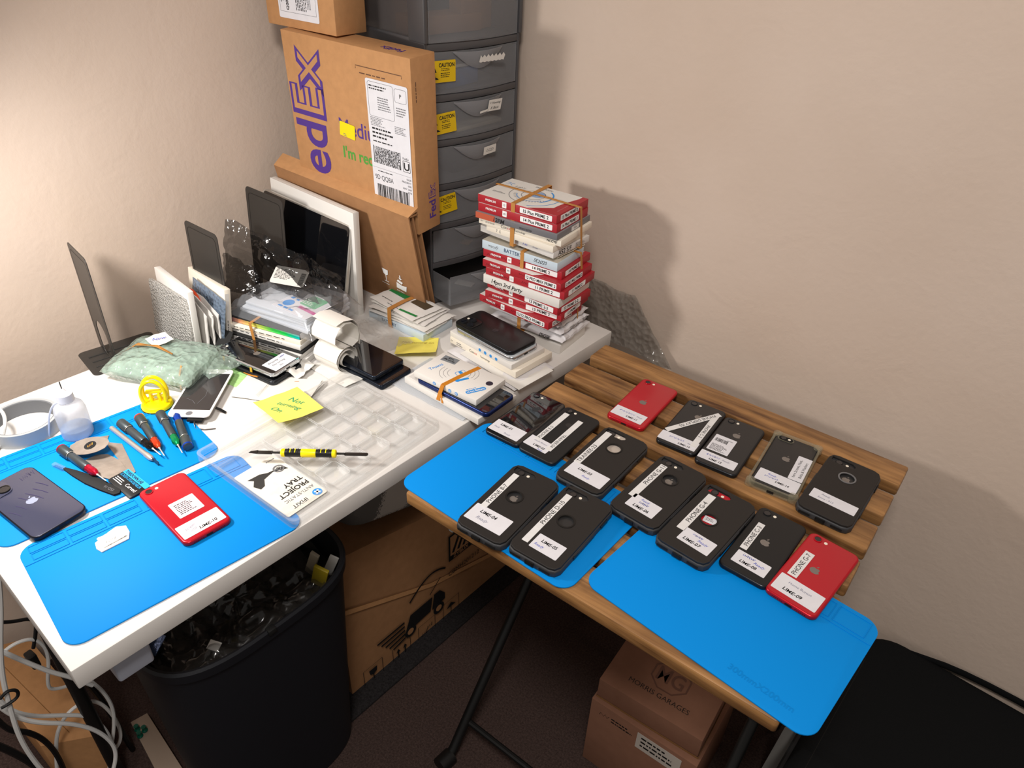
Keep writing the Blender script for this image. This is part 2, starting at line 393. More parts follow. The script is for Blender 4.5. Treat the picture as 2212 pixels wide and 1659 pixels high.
    def grid(s, fn, nu, nv, m, M=None, thick=0, closed_u=False):
        vs = [Vector(fn(i / (nu - (0 if closed_u else 1)), j / (nv - 1))) for j in range(nv) for i in range(nu)]; fs = []
        for j in range(nv - 1):
            for i in range(nu if closed_u else nu - 1):
                k = (i + 1) % nu; fs.append([j * nu + i, j * nu + k, (j + 1) * nu + k, (j + 1) * nu + i])
        if thick:
            n = len(vs); nr = [Vector() for _ in vs]
            for f in fs:
                nn = (vs[f[1]] - vs[f[0]]).cross(vs[f[3]] - vs[f[0]])
                for i in f: nr[i] += nn
            vs2 = [v - (k.normalized() if k.length > 0 else Vector((0, 0, 1))) * thick for v, k in zip(vs, nr)]
            fs2 = [[i + n for i in reversed(f)] for f in fs]; ed = {}
            for f in fs:
                for a, b in zip(f, f[1:] + f[:1]):
                    if (b, a) in ed: ed.pop((b, a))
                    else: ed[(a, b)] = 1
            fs = fs + fs2 + [[b, a, a + n, b + n] for a, b in ed]; vs = vs + vs2
        return s.add(vs, fs, m, M)
    def build(s, name, parent=None, loc=None, rot=None, sharp=32):
        me = bpy.data.meshes.new(name); me.from_pydata([tuple(v) for v in s.v], [], s.f)
        for m in s.mats: me.materials.append(m)
        me.polygons.foreach_set('material_index', s.m); me.polygons.foreach_set('use_smooth', [True] * len(s.f))
        me.update(); me.set_sharp_from_angle(angle=math.radians(sharp))
        o = bpy.data.objects.new(name, me); C.objects.link(o)
        if parent: o.parent = parent
        if loc is not None: o.location = loc
        if rot is not None: o.rotation_euler = [math.radians(a) for a in rot]
        return o
def tag(o, label, cat, group=None, kind=None):
    o['label'] = label; o['category'] = cat
    if group: o['group'] = group
    if kind: o['kind'] = kind
    return o
def thing(name, label, cat, loc=(0, 0, 0), rot=(0, 0, 0), group=None):
    o = bpy.data.objects.new(name, None); C.objects.link(o); o.empty_display_size = .02
    o.location = loc; o.rotation_euler = [math.radians(a) for a in rot]
    return tag(o, label, cat, group)
def struct(o): o['kind'] = 'structure'; return o
def shape2d(outer, holes, t, bev=0):
    """filled outline with holes, t thick, as (verts, faces) from z=0"""
    cu = bpy.data.curves.new('s', 'CURVE'); cu.dimensions = '2D'; cu.fill_mode = 'BOTH'; cu.extrude = t / 2 - bev; cu.bevel_depth = bev; cu.offset = -bev; cu.bevel_resolution = 1
    for pl in [outer] + holes:
        sp = cu.splines.new('POLY'); sp.points.add(len(pl) - 1); sp.use_cyclic_u = True
        for p, q in zip(sp.points, pl): p.co = (q[0], q[1], 0, 1)
    o = bpy.data.objects.new('s', cu); C.objects.link(o); bpy.context.view_layer.update()
    me = bpy.data.meshes.new_from_object(o.evaluated_get(bpy.context.evaluated_depsgraph_get()))
    vs = [v.co + Vector((0, 0, t / 2)) for v in me.vertices]; fs = [tuple(p.vertices) for p in me.polygons]
    bpy.data.objects.remove(o); bpy.data.curves.remove(cu); bpy.data.meshes.remove(me); return vs, fs
def circ(r, x=0, y=0, n=28): return [(x + r * math.cos(2 * math.pi * i / n), y + r * math.sin(2 * math.pi * i / n)) for i in range(n)]

# ================================================================== the room
def slab(name, pts, m, n=(0, 0, 1), t=.05):
    b = MB(); n = Vector(n); vs = [Vector(p) for p in pts]; vs += [v - n * t for v in vs]
    b.add(vs, [[0, 1, 2, 3], [7, 6, 5, 4], [0, 4, 5, 1], [1, 5, 6, 2], [2, 6, 7, 3], [3, 7, 4, 0]], m)
    return struct(b.build(name))
slab('wall_left', [(WX, -3.2, 0), (WX, WY, 0), (WX, WY, 2.5), (WX, -3.2, 2.5)], WALL, (1, 0, 0))
slab('wall_right', [(WX, WY, 0), (3.6, WY, 0), (3.6, WY, 2.5), (WX, WY, 2.5)], WALL, (0, -1, 0))
slab('floor', [(WX, -3.2, 0), (3.6, -3.2, 0), (3.6, WY, 0), (WX, WY, 0)], CARPET, (0, 0, 1))

# ================================================================== desk
desk = thing('desk', 'white laminate desk along the left wall with thick straight edge', 'desk', (.309, -.5215, 0))
b = MB(); b.box(.582, 1.037, .0327, DESK, T(0, 0, DH - .0327), .0016); b.build('desktop', desk)
for x, y in ((-.03, -.49), (-.24, .47), (.02, .47)):
    b = MB(); b.tube([(x, y, 0), (x, y, DH - .034)], .011, BLKW, n=12); b.build('leg', desk)
b = MB(); b.rr(.036, .044, .004, .048, mat('block_plastic', 'aab0bf', rough=.4), T(.258, -.456, DH - .0327 - .0482), .0015); b.build('corner_block', desk)

# ================================================================== slatted wooden table
table = thing('folding_table', 'brown wooden slatted folding table with black metal legs beside the desk', 'table', (.6611, -.6054, 0), (0, 0, 3.27))
for y0, y1 in ((0, .057), (.074, .132), (.152, .210), (.234, .291), (.314, .372), (.396, .454), (.480, .5364)):
    b = MB(); b.rr(.548, y1 - y0, .004, .021, WOOD, None, .0028, n=3); b.build('slat', table, (.274, (y0 + y1) / 2, TH - .021))
for x in (.085, .44):
    b = MB(); b.box(.035, .49, .016, WOOD, None, .001); b.build('rail', table, (x, .268, TH - .021 - .0165))
for x in (.045, .50):
    b = MB(); b.tube([(x, .01, .012), (x, .035, .012), (x, .08, .075), (x, .515, .652)], .0095, BLKW, n=12, smooth=1); b.build('leg', table)
    b = MB(); b.tube([(x + .02, .525, .012), (x + .02, .50, .012), (x + .02, .455, .075), (x + .02, .03, .652)], .0095, BLKW, n=12, smooth=1); b.build('leg', table)
    b = MB(); b.tube([(x - .002, .005, .012), (x + .001, .035, .012)], .0165, BLK, n=14); b.build('foot_cap', table)
b = MB(); b.tube([(.045, .082, .072), (.50, .082, .072)], .006, BLKW, n=10); b.build('cross_brace', table)
b = MB(); b.tube([(.065, .45, .072), (.52, .45, .072)], .006, BLKW, n=10); b.build('cross_brace', table)

# ================================================================== silicone mats
def silicone_mat(label, x, y, z, yaw, right_end=False, writing=False):
    t = thing('silicone_mat', label, 'work mat', (x, y, z), (0, 0, yaw), 'blue silicone work mats')
    b = MB(); b.rr(.30, .20, .021, .0022, MAT, None, .0006, n=8); b.build('sheet', t)
    b = MB(); h = .0009; Z0 = .0021
    def bar(x0, y0, x1, y1):
        L = math.hypot(x1 - x0, y1 - y0); b.box(L, .0012, h, MAT_SHADE, T((x0 + x1) / 2, (y0 + y1) / 2, Z0) @ RZ(math.degrees(math.atan2(y1 - y0, x1 - x0))), .0003, seg=1)
    bar(-.149, .062, .149, .062)
    def cell(x0, x1, y0, y1):
        bar(x0, y0, x1, y0); bar(x0, y1, x1, y1); bar(x0, y0, x0, y1); bar(x1, y0, x1, y1)
    for i in range(3): cell(-.138 + .046 * i, -.096 + .046 * i, .067, .079)
    for i in range(3): cell(-.138 + .046 * i, -.096 + .046 * i, .082, .094)
    for x0, x1 in ((.004, .05), (.055, .096), (.101, .139)): cell(x0, x1, .067, .094)
    if writing: b.text('300mmX200mm', .008, MAT_SHADE, T(0, 0, Z0), .082, -.078, z=.0004, bold=.01)
    b.build('moulded_ridges', t); return t
silicone_mat('blue mat at the front left corner of the white desk under the lone red phone', .487, -.872, DH + .0002, 84.6)
silicone_mat('blue mat under the screwdrivers at the back of the white desk', .273, -.869, DH + .0002, 85.3)
silicone_mat('blue mat on the slatted table overhanging its front right corner', 1.0957, -.4692, TH + .0002, -1.83, writing=True)
silicone_mat('blue mat on the slatted table nearest the white desk', .7872, -.4966, TH + .0002, 1.35)

# ================================================================== phones
def apple(b, s, m, M, z=.0001):
    out = []
    n = 40
    for i in range(n):
        a = 2 * math.pi * i / n + math.pi / 2
        r = 1 + .07 * math.cos(2 * a) - .17 * math.exp(-((math.degrees(a) - 90 + 180) % 360 - 180) ** 2 / 260) - .08 * math.exp(-((math.degrees(a) - 270 + 180) % 360 - 180) ** 2 / 160)
        x, y = r * math.cos(a) * .5 * (1 - .13 * max(0, -math.sin(a))), r * math.sin(a) * .5 - .08
        d = math.hypot(x - .62, y - .02)
        if d < .27:
            x = .62 - (.62 - x) / max(d, 1e-3) * .27; y = .02 + (y - .02) / max(d, 1e-3) * .27
        out.append((x * s, y * s, z))
    b.add(out, [list(range(n))], m, M)
    lf = []
    for k in range(12):
        a = math.pi * 2 * k / 12; u, v = .17 * math.cos(a), .07 * math.sin(a) * (1 - .3 * abs(math.cos(a)))
        c, q = math.cos(math.radians(55)), math.sin(math.radians(55)); lf.append(((.07 + u * c - v * q) * s, (.57 + u * q + v * c) * s, z))
    b.add(lf, [list(range(12))], m, M)
def sticker(root, z, x, y, w_, h_, rot=0, m=None, txt=(), scr=(), fine=(), bars=(), r=.0012, name='sticker', label=None):
    b = MB(); b.rr(w_, h_, r, .00022, m or STICK, None, n=3)
    for t in txt: b.text(t[0], t[3], t[4], T(0, 0, .00022), t[1], t[2], t[5] if len(t) > 5 else 0, t[6] if len(t) > 6 else 0, t[7] if len(t) > 7 else 0, maxw=w_ * .94 if not (len(t) > 5 and t[5]) else None, jit=.05 if len(t) > 7 and t[7] else 0)
    for t in scr: b.scrib(t[0], t[1], t[2], t[3], t[4], T(0, 0, .00022), n=14, seed=int(abs(x) * 9999))
    for t in fine: b.fine(*t, INK, T(0, 0, .00022))
    for t in bars: b.bars(*t, INK, T(0, 0, .00022))
    o = b.build(name, root, (x, y, z), (0, 0, rot))
    if label: o['label'] = label
    return o
def strip(root, z, x, y0, y1, text, down=False, wd=.0095, th=.0052, rot=None, toff=0):
    L = y1 - y0; r = (-90 if down else 90) if rot is None else rot
    return sticker(root, z, x, (y0 + y1) / 2, L, wd, r, TAPE, txt=[(text, toff, 0, th, INK)], r=.0004)
def bare_phone(label, x, y, z, yaw, back, edge, logo_y=.0, logo=LOGO, w_=.0673, h_=.1384, t_=.0075, cat='phone', name='smartphone', group='bare phones lying back side up', lens=True):
    p = thing(name, label, cat, (x, y, z), (0, 0, yaw), group)
    b = MB(); b.rr(w_, h_, .0095, t_, back, None, .0026, mside=edge, n=7, bseg=4); b.build('body', p)
    if lens:
        b = MB(); M = T(-w_ / 2 + .0125, h_ / 2 - .0105, t_); b.ring(.0056, .0044, .0009, edge, M, 24); b.disc(.0045, .0006, LENS, M, 20); b.build('camera', p)
        b = MB(); b.disc(.0023, .0003, FLASH, T(-w_ / 2 + .0235, h_ / 2 - .0105, t_), 14); b.build('flash', p)
    b = MB(); apple(b, .0125, logo, T(0, logo_y, t_)); b.build('logo', p)
    b = MB(); M = FR((0, -h_ / 2 - .00005, t_ / 2), (1, 0, 0), (0, 0, 1)); b.rr(.0095, .0028, .0013, .0003, HOLE, M)
    for i in range(6):
        for q in (-1, 1): b.disc(.0006, .0002, HOLE, M @ T(q * (.009 + .0024 * i), 0, 0), 8)
    b.build('port', p); return p
L1 = lambda s, x=.004, y=-.006, h=.0048: (s, x, y, h, INK, 0, .02, .15)
p = bare_phone('glossy black phone labelled LIME-01 at the left end of the table row', .679, -.361, TH + .0026, 4.5, BLACKGL, DKEDGE, .027, LOGOD)
sticker(p, .0076, -.003, -.047, .056, .029, 0, txt=[L1('LIME-01', -.006, .006), ('Fault', -.018, -.003, .0034, INKF, 0, 0, .3), ('Ready', .006, -.009, .0034, INKF, 0, 0, .3)])
p = bare_phone('black phone labelled LIME-02 with two white label strips PHONE E-2 and TRAINEE-24', .745, -.357, TH + .0026, 4.2, BLACKMT, BLACKMT, .027, LOGOD)
sticker(p, .0076, -.011, -.043, .043, .025, -2, txt=[L1('LIME-02', .004, -.005, .0044), ('Home Button', 0, .005, .003, INKF, 0, 0, .2), ('Ready', .010, -.0105, .0028, INKB, 0, 0, .3)])
strip(p, .0078, -.020, -.037, .050, 'PHONE E-2', toff=-.018); strip(p, .0079, .0085, -.047, .046, 'TRAINEE-24', True, toff=.018)
p = bare_phone('red phone labelled LIME-11 at the back of the slatted table', .792, -.191, TH, 5.6, REDPH, REDEDGE, 0)
sticker(p, .0076, -.003, -.046, .056, .026, -1, txt=[L1('LIME-11', .008, -.006, .0042), ('Ready', .018, .003, .003, INKF, 0, 0, .3)], scr=[(-.006, .0035, .026, .005, INKB)])
p = bare_phone('dark grey phone labelled LIME-12 with strips PHONE DISPLAY ISS and PHONE C-2', .884, -.190, TH, 6.6, GREYPH, DKEDGE, .027)
sticker(p, .0076, -.002, -.050, .062, .023, 0, txt=[L1('LIME-12', .012, -.006, .0042), ('Ready', .02, .002, .003, INKF, 0, 0, .3)], scr=[(-.004, .003, .024, .0045, INKB)])
strip(p, .0078, .0225, -.052, .052, 'PHONE C-2', True, toff=.004); strip(p, .008, -.0015, -.044, .062, 'PHONE DISPLAY ISS', rot=239, th=.0056, toff=-.008)
p = bare_phone('dark grey phone labelled LIME 13 with a barcode sticker', .953, -.191, TH, 6.6, GREYPH, DKEDGE, .027)
sticker(p, .0076, -.003, -.048, .058, .021, 0, txt=[L1('LIME 13', -.002, -.005, .0042), ('Ready', .012, .003, .0034, INKF, 0, 0, .3)], scr=[(-.009, .0035, .02, .005, INKB)])
sticker(p, .0078, -.011, -.010, .034, .044, 0, fine=[(-.014, -.004, .028, 7, .0024)], bars=[(-.004, .009, .020, .009)], txt=[('SCREEN', .008, .015, .0018, INK)])
p = bare_phone('black phone labelled LIME-08 with strip PHONE C-3, beside a red phone', 1.086, -.356, TH + .0026, 1.6, BLACKMT, DKEDGE, .004)
sticker(p, .0076, .001, -.043, .046, .024, -2, txt=[L1('LIME-08', -.002, -.005, .0048), ('Ready', .010, .003, .0042, INKB, 0, 0, .3)], scr=[(-.006, .007, .016, .005, INKB)]); strip(p, .0077, -.018, -.026, .034, 'PHONE C-3', th=.0062)
p = bare_phone('red phone labelled LIME-09 with strip PHONE G-7 on the table front right', 1.154, -.357, TH + .0026, -2.3, REDPH, REDEDGE, .004)
sticker(p, .0076, 0, -.045, .058, .031, -1, txt=[L1('LIME-09', -.004, -.007, .0052), ('Home Button', .0, .006, .0038, INKF, 0, 0, .1)]); strip(p, .0077, -.0175, -.026, .028, 'PHONE G-7', wd=.0125, th=.0062)
p = bare_phone('red phone labelled LIME-10 lying alone on the desk mat', .460, -.829, DH + .0026, 88.2, REDPH, REDEDGE, .0)
sticker(p, .0076, 0, -.047, .059, .028, 0, m=mat('sticker_worn', 'e6d9dc', rough=.6, var=.08, vscale=150), txt=[L1('LIME-10', .007, -.007, .0052), ('Screen', -.014, .003, .004, INKF, 15, 0, .3), ('LCD', -.012, -.004, .003, INKF, 10, 0, .3)])
sticker(p, .0077, .002, -.003, .035, .036, 0, m=mat('sticker_torn', 'eccfd4', rough=.7, var=.12, vscale=260), fine=[(-.013, .010, .026, 7, .0035)])

def cased_phone(label, x, y, z, yaw, cy=.035, inner=GREYPH, logo=True, ringm=None):
    p = thing('phone_in_rugged_case', label, 'phone', (x, y, z), (0, 0, yaw), 'phones in black rugged cases')
    W_, H_, t_ = .0785, .1505, .0135
    pts = []
    for qx, qy in ((1, 1), (-1, 1), (-1, -1), (1, -1)):
        c = [(W_ / 2 - .012, H_ / 2), (W_ / 2 - .004, H_ / 2 - .003), (W_ / 2, H_ / 2 - .011)]
        c = [(a * qx, d * qy) for a, d in c]
        pts += c[::-1] if qx * qy > 0 else c
    b = MB(); b.prism(pts, t_ - .0029, RUBBER, None, .0024, bseg=3)
    for s in (1, -1):                                            # port flap grooves and side bumpers
        b.box(.0012, .05, .006, RUBBER, T(s * (W_ / 2 + .0001), -.008, .003), .0004)
    b.build('case_shell', p)
    inn = [(a * .962, d * .98) for a, d in pts]
    hx, hy = -.0155, H_ / 2 - .0135
    cam_h = [(hx - .0175, hy + .0055), (hx + .0125, hy + .0055), (hx + .0175, hy + .0015), (hx + .0175, hy - .003), (hx + .0135, hy - .0065), (hx - .0145, hy - .0065), (hx - .0175, hy - .002)]
    vs, fs = shape2d(inn, [circ(.0108, 0, cy)[::-1], cam_h[::-1]], .0034, .0009)
    b = MB(); b.add(vs, fs, PLAST, T(0, 0, t_ - .0031)); b.build('case_back', p)
    b = MB(); b.rr(.062, .132, .008, .0004, inner, T(0, 0, t_ - .0029)); b.build('phone_back', p)
    b = MB(); b.ring(.0128, .0106, .0009, ringm or BLK, T(0, cy, t_ + .00005), 32); b.build('logo_window', p)
    if logo: b = MB(); apple(b, .0115, LOGO, T(0, cy - .001, t_ - .0024)); b.build('logo', p)
    b = MB(); b.disc(.0045, .0012, LENS, T(hx - .006, hy - .001, t_ - .0026), 20); b.ring(.0054, .0044, .0014, DKEDGE, T(hx - .006, hy - .001, t_ - .0026), 20); b.build('camera', p)
    b = MB(); b.disc(.0023, .0004, FLASH, T(hx + .006, hy - .001, t_ - .0026), 14); b.build('flash', p)
    b = MB(); b.rr(.0135, .0072, .001, .0016, BLK, FR((-.001, -H_ / 2 - .0005, .0062), (1, 0, 0), (0, 0, 1)), .0003); b.rr(.0095, .004, .001, .0003, HOLE, FR((-.001, -H_ / 2 - .0022, .0062), (1, 0, 0), (0, 0, 1))); b.build('port_flap', p)
    for q in (-.0235, .0215):
        b = MB(); b.rr(.016, .0035, .001, .0006, HOLE, FR((q, -H_ / 2 - .0004, .0058), (1, 0, 0), (0, 0, 1))); b.build('speaker_slot', p)
    b = MB(); b.rr(.018, .0042, .0008, .0012, BLK, FR((W_ / 2 + .0002, .042, .0075), (0, 1, 0), (0, 0, 1)), .0003); b.build('side_button', p)
    b = MB(); b.rr(.012, .0042, .0008, .0010, BLK, FR((W_ / 2 + .0002, -.03, .0068), (0, 1, 0), (0, 0, 1)), .0003); b.build('side_button', p)
    return p
SZ = .0138
p = cased_phone('rugged black phone case labelled LIME-03 with strip TRAINEE-23', .833, -.366, TH + .0026, 3.5, .030, mat('phone_gold', 'b5aaa0', rough=.3), logo=False)
sticker(p, SZ, .001, -.047, .062, .029, -1, txt=[L1('LIME-03', -.006, .004, .0048), ('Ready', .002, -.006, .0036, INKB, 0, 0, .3)]); strip(p, SZ + .0002, -.0255, -.034, .058, 'TRAINEE-23', wd=.0105, th=.0065, toff=-.018)
p = cased_phone('rugged black phone case labelled LIME-04 with strip PHONE B-7 at the table front edge', .7925, -.5315, TH + .0026, 6.7, .012)
sticker(p, SZ, -.004, -.044, .060, .032, -1, txt=[L1('LIME-04', -.004, .006, .0055), ('Ready', -.006, -.006, .0052, INKF, 0, 0, .3)]); strip(p, SZ + .0002, -.0235, -.030, .052, 'PHONE B-7', th=.0062, toff=-.008)
p = cased_phone('rugged black phone case labelled LIME-05 with strip PHONE D-10', .873, -.516, TH + .0026, 5.2, .008, logo=False)
sticker(p, SZ, .006, -.045, .042, .027, -1, txt=[L1('LIME-05', 0, .004, .0050), ('Ready', -.010, -.005, .004, INKB, 0, 0, .3)]); strip(p, SZ, -.0235, -.055, .054, 'PHONE D-10', th=.0066, toff=.012)
p = cased_phone('rugged black phone case labelled LIME-06 with strip PHONE G-11', .931, -.367, TH + .0026, .2, .028)
sticker(p, SZ, .001, -.044, .044, .028, -1, txt=[L1('LIME-06', 0, -.007, .0052), ('Ready', -.002, .009, .0038, INKB, 0, 0, .3)], scr=[(-.001, .0025, .014, .005, INKB)]); strip(p, SZ, -.0225, -.038, .050, 'PHONE G-11', wd=.011, th=.0066, toff=.016)
p = cased_phone('rugged black phone case labelled LIME-07 with red phone showing through its window', 1.012, -.376, TH + .0026, -.3, .004, inner=mat('phone_red_inner', 'b01325', rough=.3), logo=False)
sticker(p, SZ - .0024, .001, .006, .018, .012, 8, fine=[(-.006, .003, .012, 3, .0022)]); sticker(p, SZ, .008, -.043, .046, .027, -2, txt=[L1('LIME-07', -.004, -.006, .0052), ('Ready', .008, .002, .0042, INKB, 0, 0, .3)], scr=[(-.003, .008, .013, .004, INKB)])
strip(p, SZ, -.020, -.038, .050, 'PHONE G-4', wd=.0115, th=.0068)
p = cased_phone('rugged black phone case with pale ring, labelled Ready Extra-015, at the table right end', 1.120, -.180, TH, 2.2, .029, ringm=mat('ring_grey', '6b6b6d', rough=.4))
sticker(p, SZ, .002, -.035, .064, .021, -1, txt=[('Ready', -.012, .004, .0036, INKF, 0, 0, .3), ('Extra - 015', -.010, -.004, .0034, INKF, 0, 0, .2)])
# clear cased phone
p = thing('phone_in_clear_case', 'dark phone labelled LIME-14 in a clear bumper case', 'phone', (1.036, -.177, TH), (0, 0, 7.6))
b = MB(); b.rr(.067, .138, .0095, .0073, GREYPH, T(0, 0, .0012), .0024, mside=DKEDGE, n=7); b.build('body', p)
CC = film('clear_case', 'c8c4a8', .22, rough=.1, gloss=.9)
b = MB(); vs, fs = shape2d(rrpts(.0735, .1455, .012, 6), [rrpts(.0655, .1365, .009, 6)[::-1]], .0112, .0012); b.add(vs, fs, CC)
for qx in (-1, 1):
    for qy in (-1, 1): b.rr(.014, .014, .006, .0118, CC, T(qx * .0315, qy * .0670, 0), .002)
b.build('clear_bumper', p)
b = MB(); b.rr(.0255, .0125, .006, .0011, CC, T(-.0165, .0595, .0085), .0004); b.rr(.0215, .0095, .0046, .0005, HOLE, T(-.0165, .0595, .0097)); b.disc(.004, .0008, LENS, T(-.0205, .0595, .0099), 18); b.disc(.0022, .0003, FLASH, T(-.0115, .0595, .0102), 12); b.build('camera', p)
b = MB(); apple(b, .012, LOGO, T(-.002, .012, .0086)); b.build('logo', p)
b = MB(); b.rr(.010, .004, .001, .0006, HOLE, FR((0, -.0729, .0055), (1, 0, 0), (0, 0, 1))); b.build('port', p)
sticker(p, .0088, .002, -.046, .061, .029, -2, txt=[L1('LIME-14', .008, -.004, .0042), ('Ready', -.010, .007, .0036, INKB, 0, 0, .3)], scr=[(-.010, .001, .02, .004, INKB)])
sticker(p, .0089, .0225, .000, .062, .021, 90, txt=[('here Screws, Nuts,', -.001, .0045, .0042, INK), ('Bolts & Washers', -.001, -.0045, .0042, INK)])

# ================================================================== box stack by the right wall
def faces(L, W, H):
    """printing planes of a flat box with its base at z=0: front (-y), right end (+x), top"""
    return (FR((0, -W / 2 - .0001, H / 2), (1, 0, 0), (0, 0, 1)), FR((L / 2 + .0001, 0, H / 2), (0, 1, 0), (0, 0, 1)), T(0, 0, H + .0001))
def flat_box(name, label, cat, F, L, W, z0, z1, yaw, side, top, group=None, bev=.0006):
    """F = world xy of the corner nearest the viewer (+x, -y)"""
    a = math.radians(yaw); cx = F[0] - (L / 2 * math.cos(a) + W / 2 * math.sin(a)); cy = F[1] - (L / 2 * math.sin(a) - W / 2 * math.cos(a))
    t = thing(name, label, cat, (cx, cy, z0), (0, 0, yaw), group); H = z1 - z0 - .0002
    b = MB(); b.box(L, W, H, side, None, bev)
    if top is not side: b.rr(L - .0008, W - .0008, .001, .0002, top, T(0, 0, H - .00005))
    b.build('carton', t)
    return t, faces(L, W, H), H
GS = 'flat spare-part boxes stacked on the desk corner'
def red_box(label, px, z0, z1, yaw, name, L=.166, W=.106, num='09', scr=True, topper=False, text=True):
    F = atz(px[0], px[1], z1); t, (f, r, tp), H = flat_box('parts_box', label, 'box', F, L, W, z0, z1, yaw, RED, WHITE, GS)
    b = MB()
    b.add([(L / 2, -W / 2, 0), (L / 2, W / 2, 0), (L / 2 - .012, W / 2, 0)] + [(L / 2 - .012 - .012 * math.sin(k * .26), W / 2 - .012 - k * .011, 0) for k in range(7)] + [(L / 2 - .06, -W / 2, 0)], [list(range(11))], RED, tp @ T(0, 0, .0002)); b.build('printed_top', t)
    b = MB(); b.text('PREMIUM', .0038, WINK, f, -L / 2 + .028, .0006, maxw=.036, bold=.02)
    if scr:
        b.scrib(-L / 2 + .030, -.0008, .042, .006, INK, f, n=12, lw=.0006, seed=len(name)); b.scrib(.004, .001, .016, .005, INK, f, n=5, lw=.0006, seed=len(name) + 4)
    b.build('front_print', t)
    b = MB(); b.rr(.0092, .0105, .001, .0002, WINK, f @ T(-L / 2 + .058, 0, 0)); b.text(num, .0035, INK, f @ T(-L / 2 + .058, 0, .0003)); b.build('number_sticker', t)
    b = MB(); b.rr(.066, .0098, .0015, .0002, WINK, f @ T(L / 2 - .042, 0, 0)); b.text(name, .0056, INK, f @ T(L / 2 - .042, 0, .0003), maxw=.062, bold=.02); b.build('name_sticker', t)
    b = MB(); b.rr(.060, .0098, .0015, .0002, WINK, r @ T(-.010, 0, 0)); b.text(name, .0056, INK, r @ T(-.010, 0, .0003), maxw=.056, bold=.02); b.build('name_sticker', t)
    if topper:
        b = MB(); M = tp @ T(-.002, .004, .0003)
        for rr0, a0, a1, wd, mm in ((.030, 200, 330, .0012, BLUEINK), (.036, -40, 60, .0026, BLUEINK), (.044, 150, 260, .0009, GREYINK), (.022, 0, 360, .0008, GREYINK), (.052, -70, 10, .0012, BLUEINK)):
            b.line([(rr0 * math.cos(math.radians(a0 + (a1 - a0) * k / 20)), rr0 * math.sin(math.radians(a0 + (a1 - a0) * k / 20))) for k in range(21)], wd, mm, M)
        for k in range(16): a = math.radians(200 + k * 9); b.line([(.031 * math.cos(a), .031 * math.sin(a)), (.036 * math.cos(a), .036 * math.sin(a))], .0008, GREYINK, M)
        b.disc(.014, .0001, mat('print_pale_blue', '8aa6cf'), M @ T(.006, .006, 0), 20); b.scrib(.004, .001, .02, .008, INK, M, n=7, seed=5); b.scrib(-.04, .018, .02, .008, INK, M, n=6, seed=9)
        b.fine(-.07, -.025, .03, 2, .003, GREYINK, M, seed=4); b.fine(-.02, .04, .04, 2, .003, GREYINK, M, seed=6)
        b.text('LCD TOUCH SCREEN', .0026, mat('print_pink', 'd88a90'), tp @ T(L / 2 - .010, -.018, .0003), rot=90)
        b.line([(-.075 + .004 * k, .02 + .003 * math.sin(k)) for k in range(5)], .001, BLUEINK, M); b.line([(-.075, .028), (-.058, .026)], .001, BLUEINK, M); b.build('top_print', t)
    return t
def plain_box(label, px, z0, z1, yaw, L, W, side, top=None, name='parts_box', group=GS):
    F = atz(px[0], px[1], z1); return flat_box(name, label, 'box', F, L, W, z0, z1, yaw, side, top or side, group)
red_box('red and white box 15 Plus PRIME 2, topmost of the tall stack', (1203, 467), .9440, .9588, 6.2, '15 Plus PRIME 2', num='12', scr=False, topper=True)
red_box('red and white box 14 Plus PRIME 2, second from top of the tall stack', (1203.5, 486), .9284, .9438, 6.6, '14 Plus PRIME 2', num='05', scr=False)
t, (f, r, tp), H = plain_box('thin grey and orange box marked 12PM warranty in the tall stack', (1204, 507), .9168, .9282, 7.4, .171, .116, mat('box_grey', '6d6c70', rough=.4), mat('box_grey_top', '8b8a8d'))
b = MB(); b.rect(.042, H, mat('box_orange', 'b8563a'), f @ T(-.0645, 0, 0)); b.text('12PM', .0075, INK, f, -.035, 0, shear=.2, bold=.02, jit=.04); b.text('warranty', .005, INK, f, .022, -.001, shear=.3, jit=.05); b.rr(.026, .008, .001, .0002, TAPE, r @ T(.004, 0, 0)); b.text('Outla', .003, GREYINK, r @ T(.004, 0, .0003)); b.build('side_print', t)
t, (f, r, tp), H = plain_box('white box reading Coaxx Technology and NCCYE in the tall stack', (1212.5, 520), .9050, .9166, 7.6, .173, .110, CREAM)
b = MB(); b.text('Coa', .0052, INK, f, -.032, 0); b.text('xx', .0052, REDINK, f, -.0215, 0); b.text('Technology', .0034, INK, f, .002, -.0006); b.text('NCCYE', .0042, INK, f, .068, 0, bold=.02); b.text('A12125-04', .003, GREYINK, f, -.062, 0); b.text('0+', .003, GREYINK, f, -.080, 0); b.build('side_print', t)
t, (f, r, tp), H = plain_box('narrow cream box marked 7 E between white boxes in the tall stack', (1195, 533), .8932, .9048, 3.5, .148, .100, CREAM)
b = MB(); b.text('7  E', .005, GREYINK, f, -.046, 0); b.build('side_print', t)
t, (f, r, tp), H = plain_box('white box labelled A52 S/F on its end in the tall stack', (1196, 545), .8806, .8930, .5, .172, .106, OFFW)
b = MB(); b.text('A52 S/F', .0085, INK, r, -.020, 0, bold=.01); b.fine(.012, .003, .03, 4, .0022, GREYINK, r); b.text('F.A5', .004, INKB, f, .022, .001, shear=.3); b.text('Screen', .003, INKF, f, .045, .002, shear=.3); b.build('side_print', t)
t = thing('crumpled_paper', 'crumpled torn paper sticking out above the pale blue battery box', 'paper', (.482, -.105, .8742))
b = MB(); b.grid(lambda u, v: ((u - .5) * .15, (v - .5) * .082, .0035 + .0035 * noise.noise(Vector((u * 7, v * 5, 1))) * min(1, 6 * min(u, 1 - u) + .4)), 30, 16, mat('paper_brownish', 'd8cdbb', rough=.8), None, .0005); b.build('sheet', t)
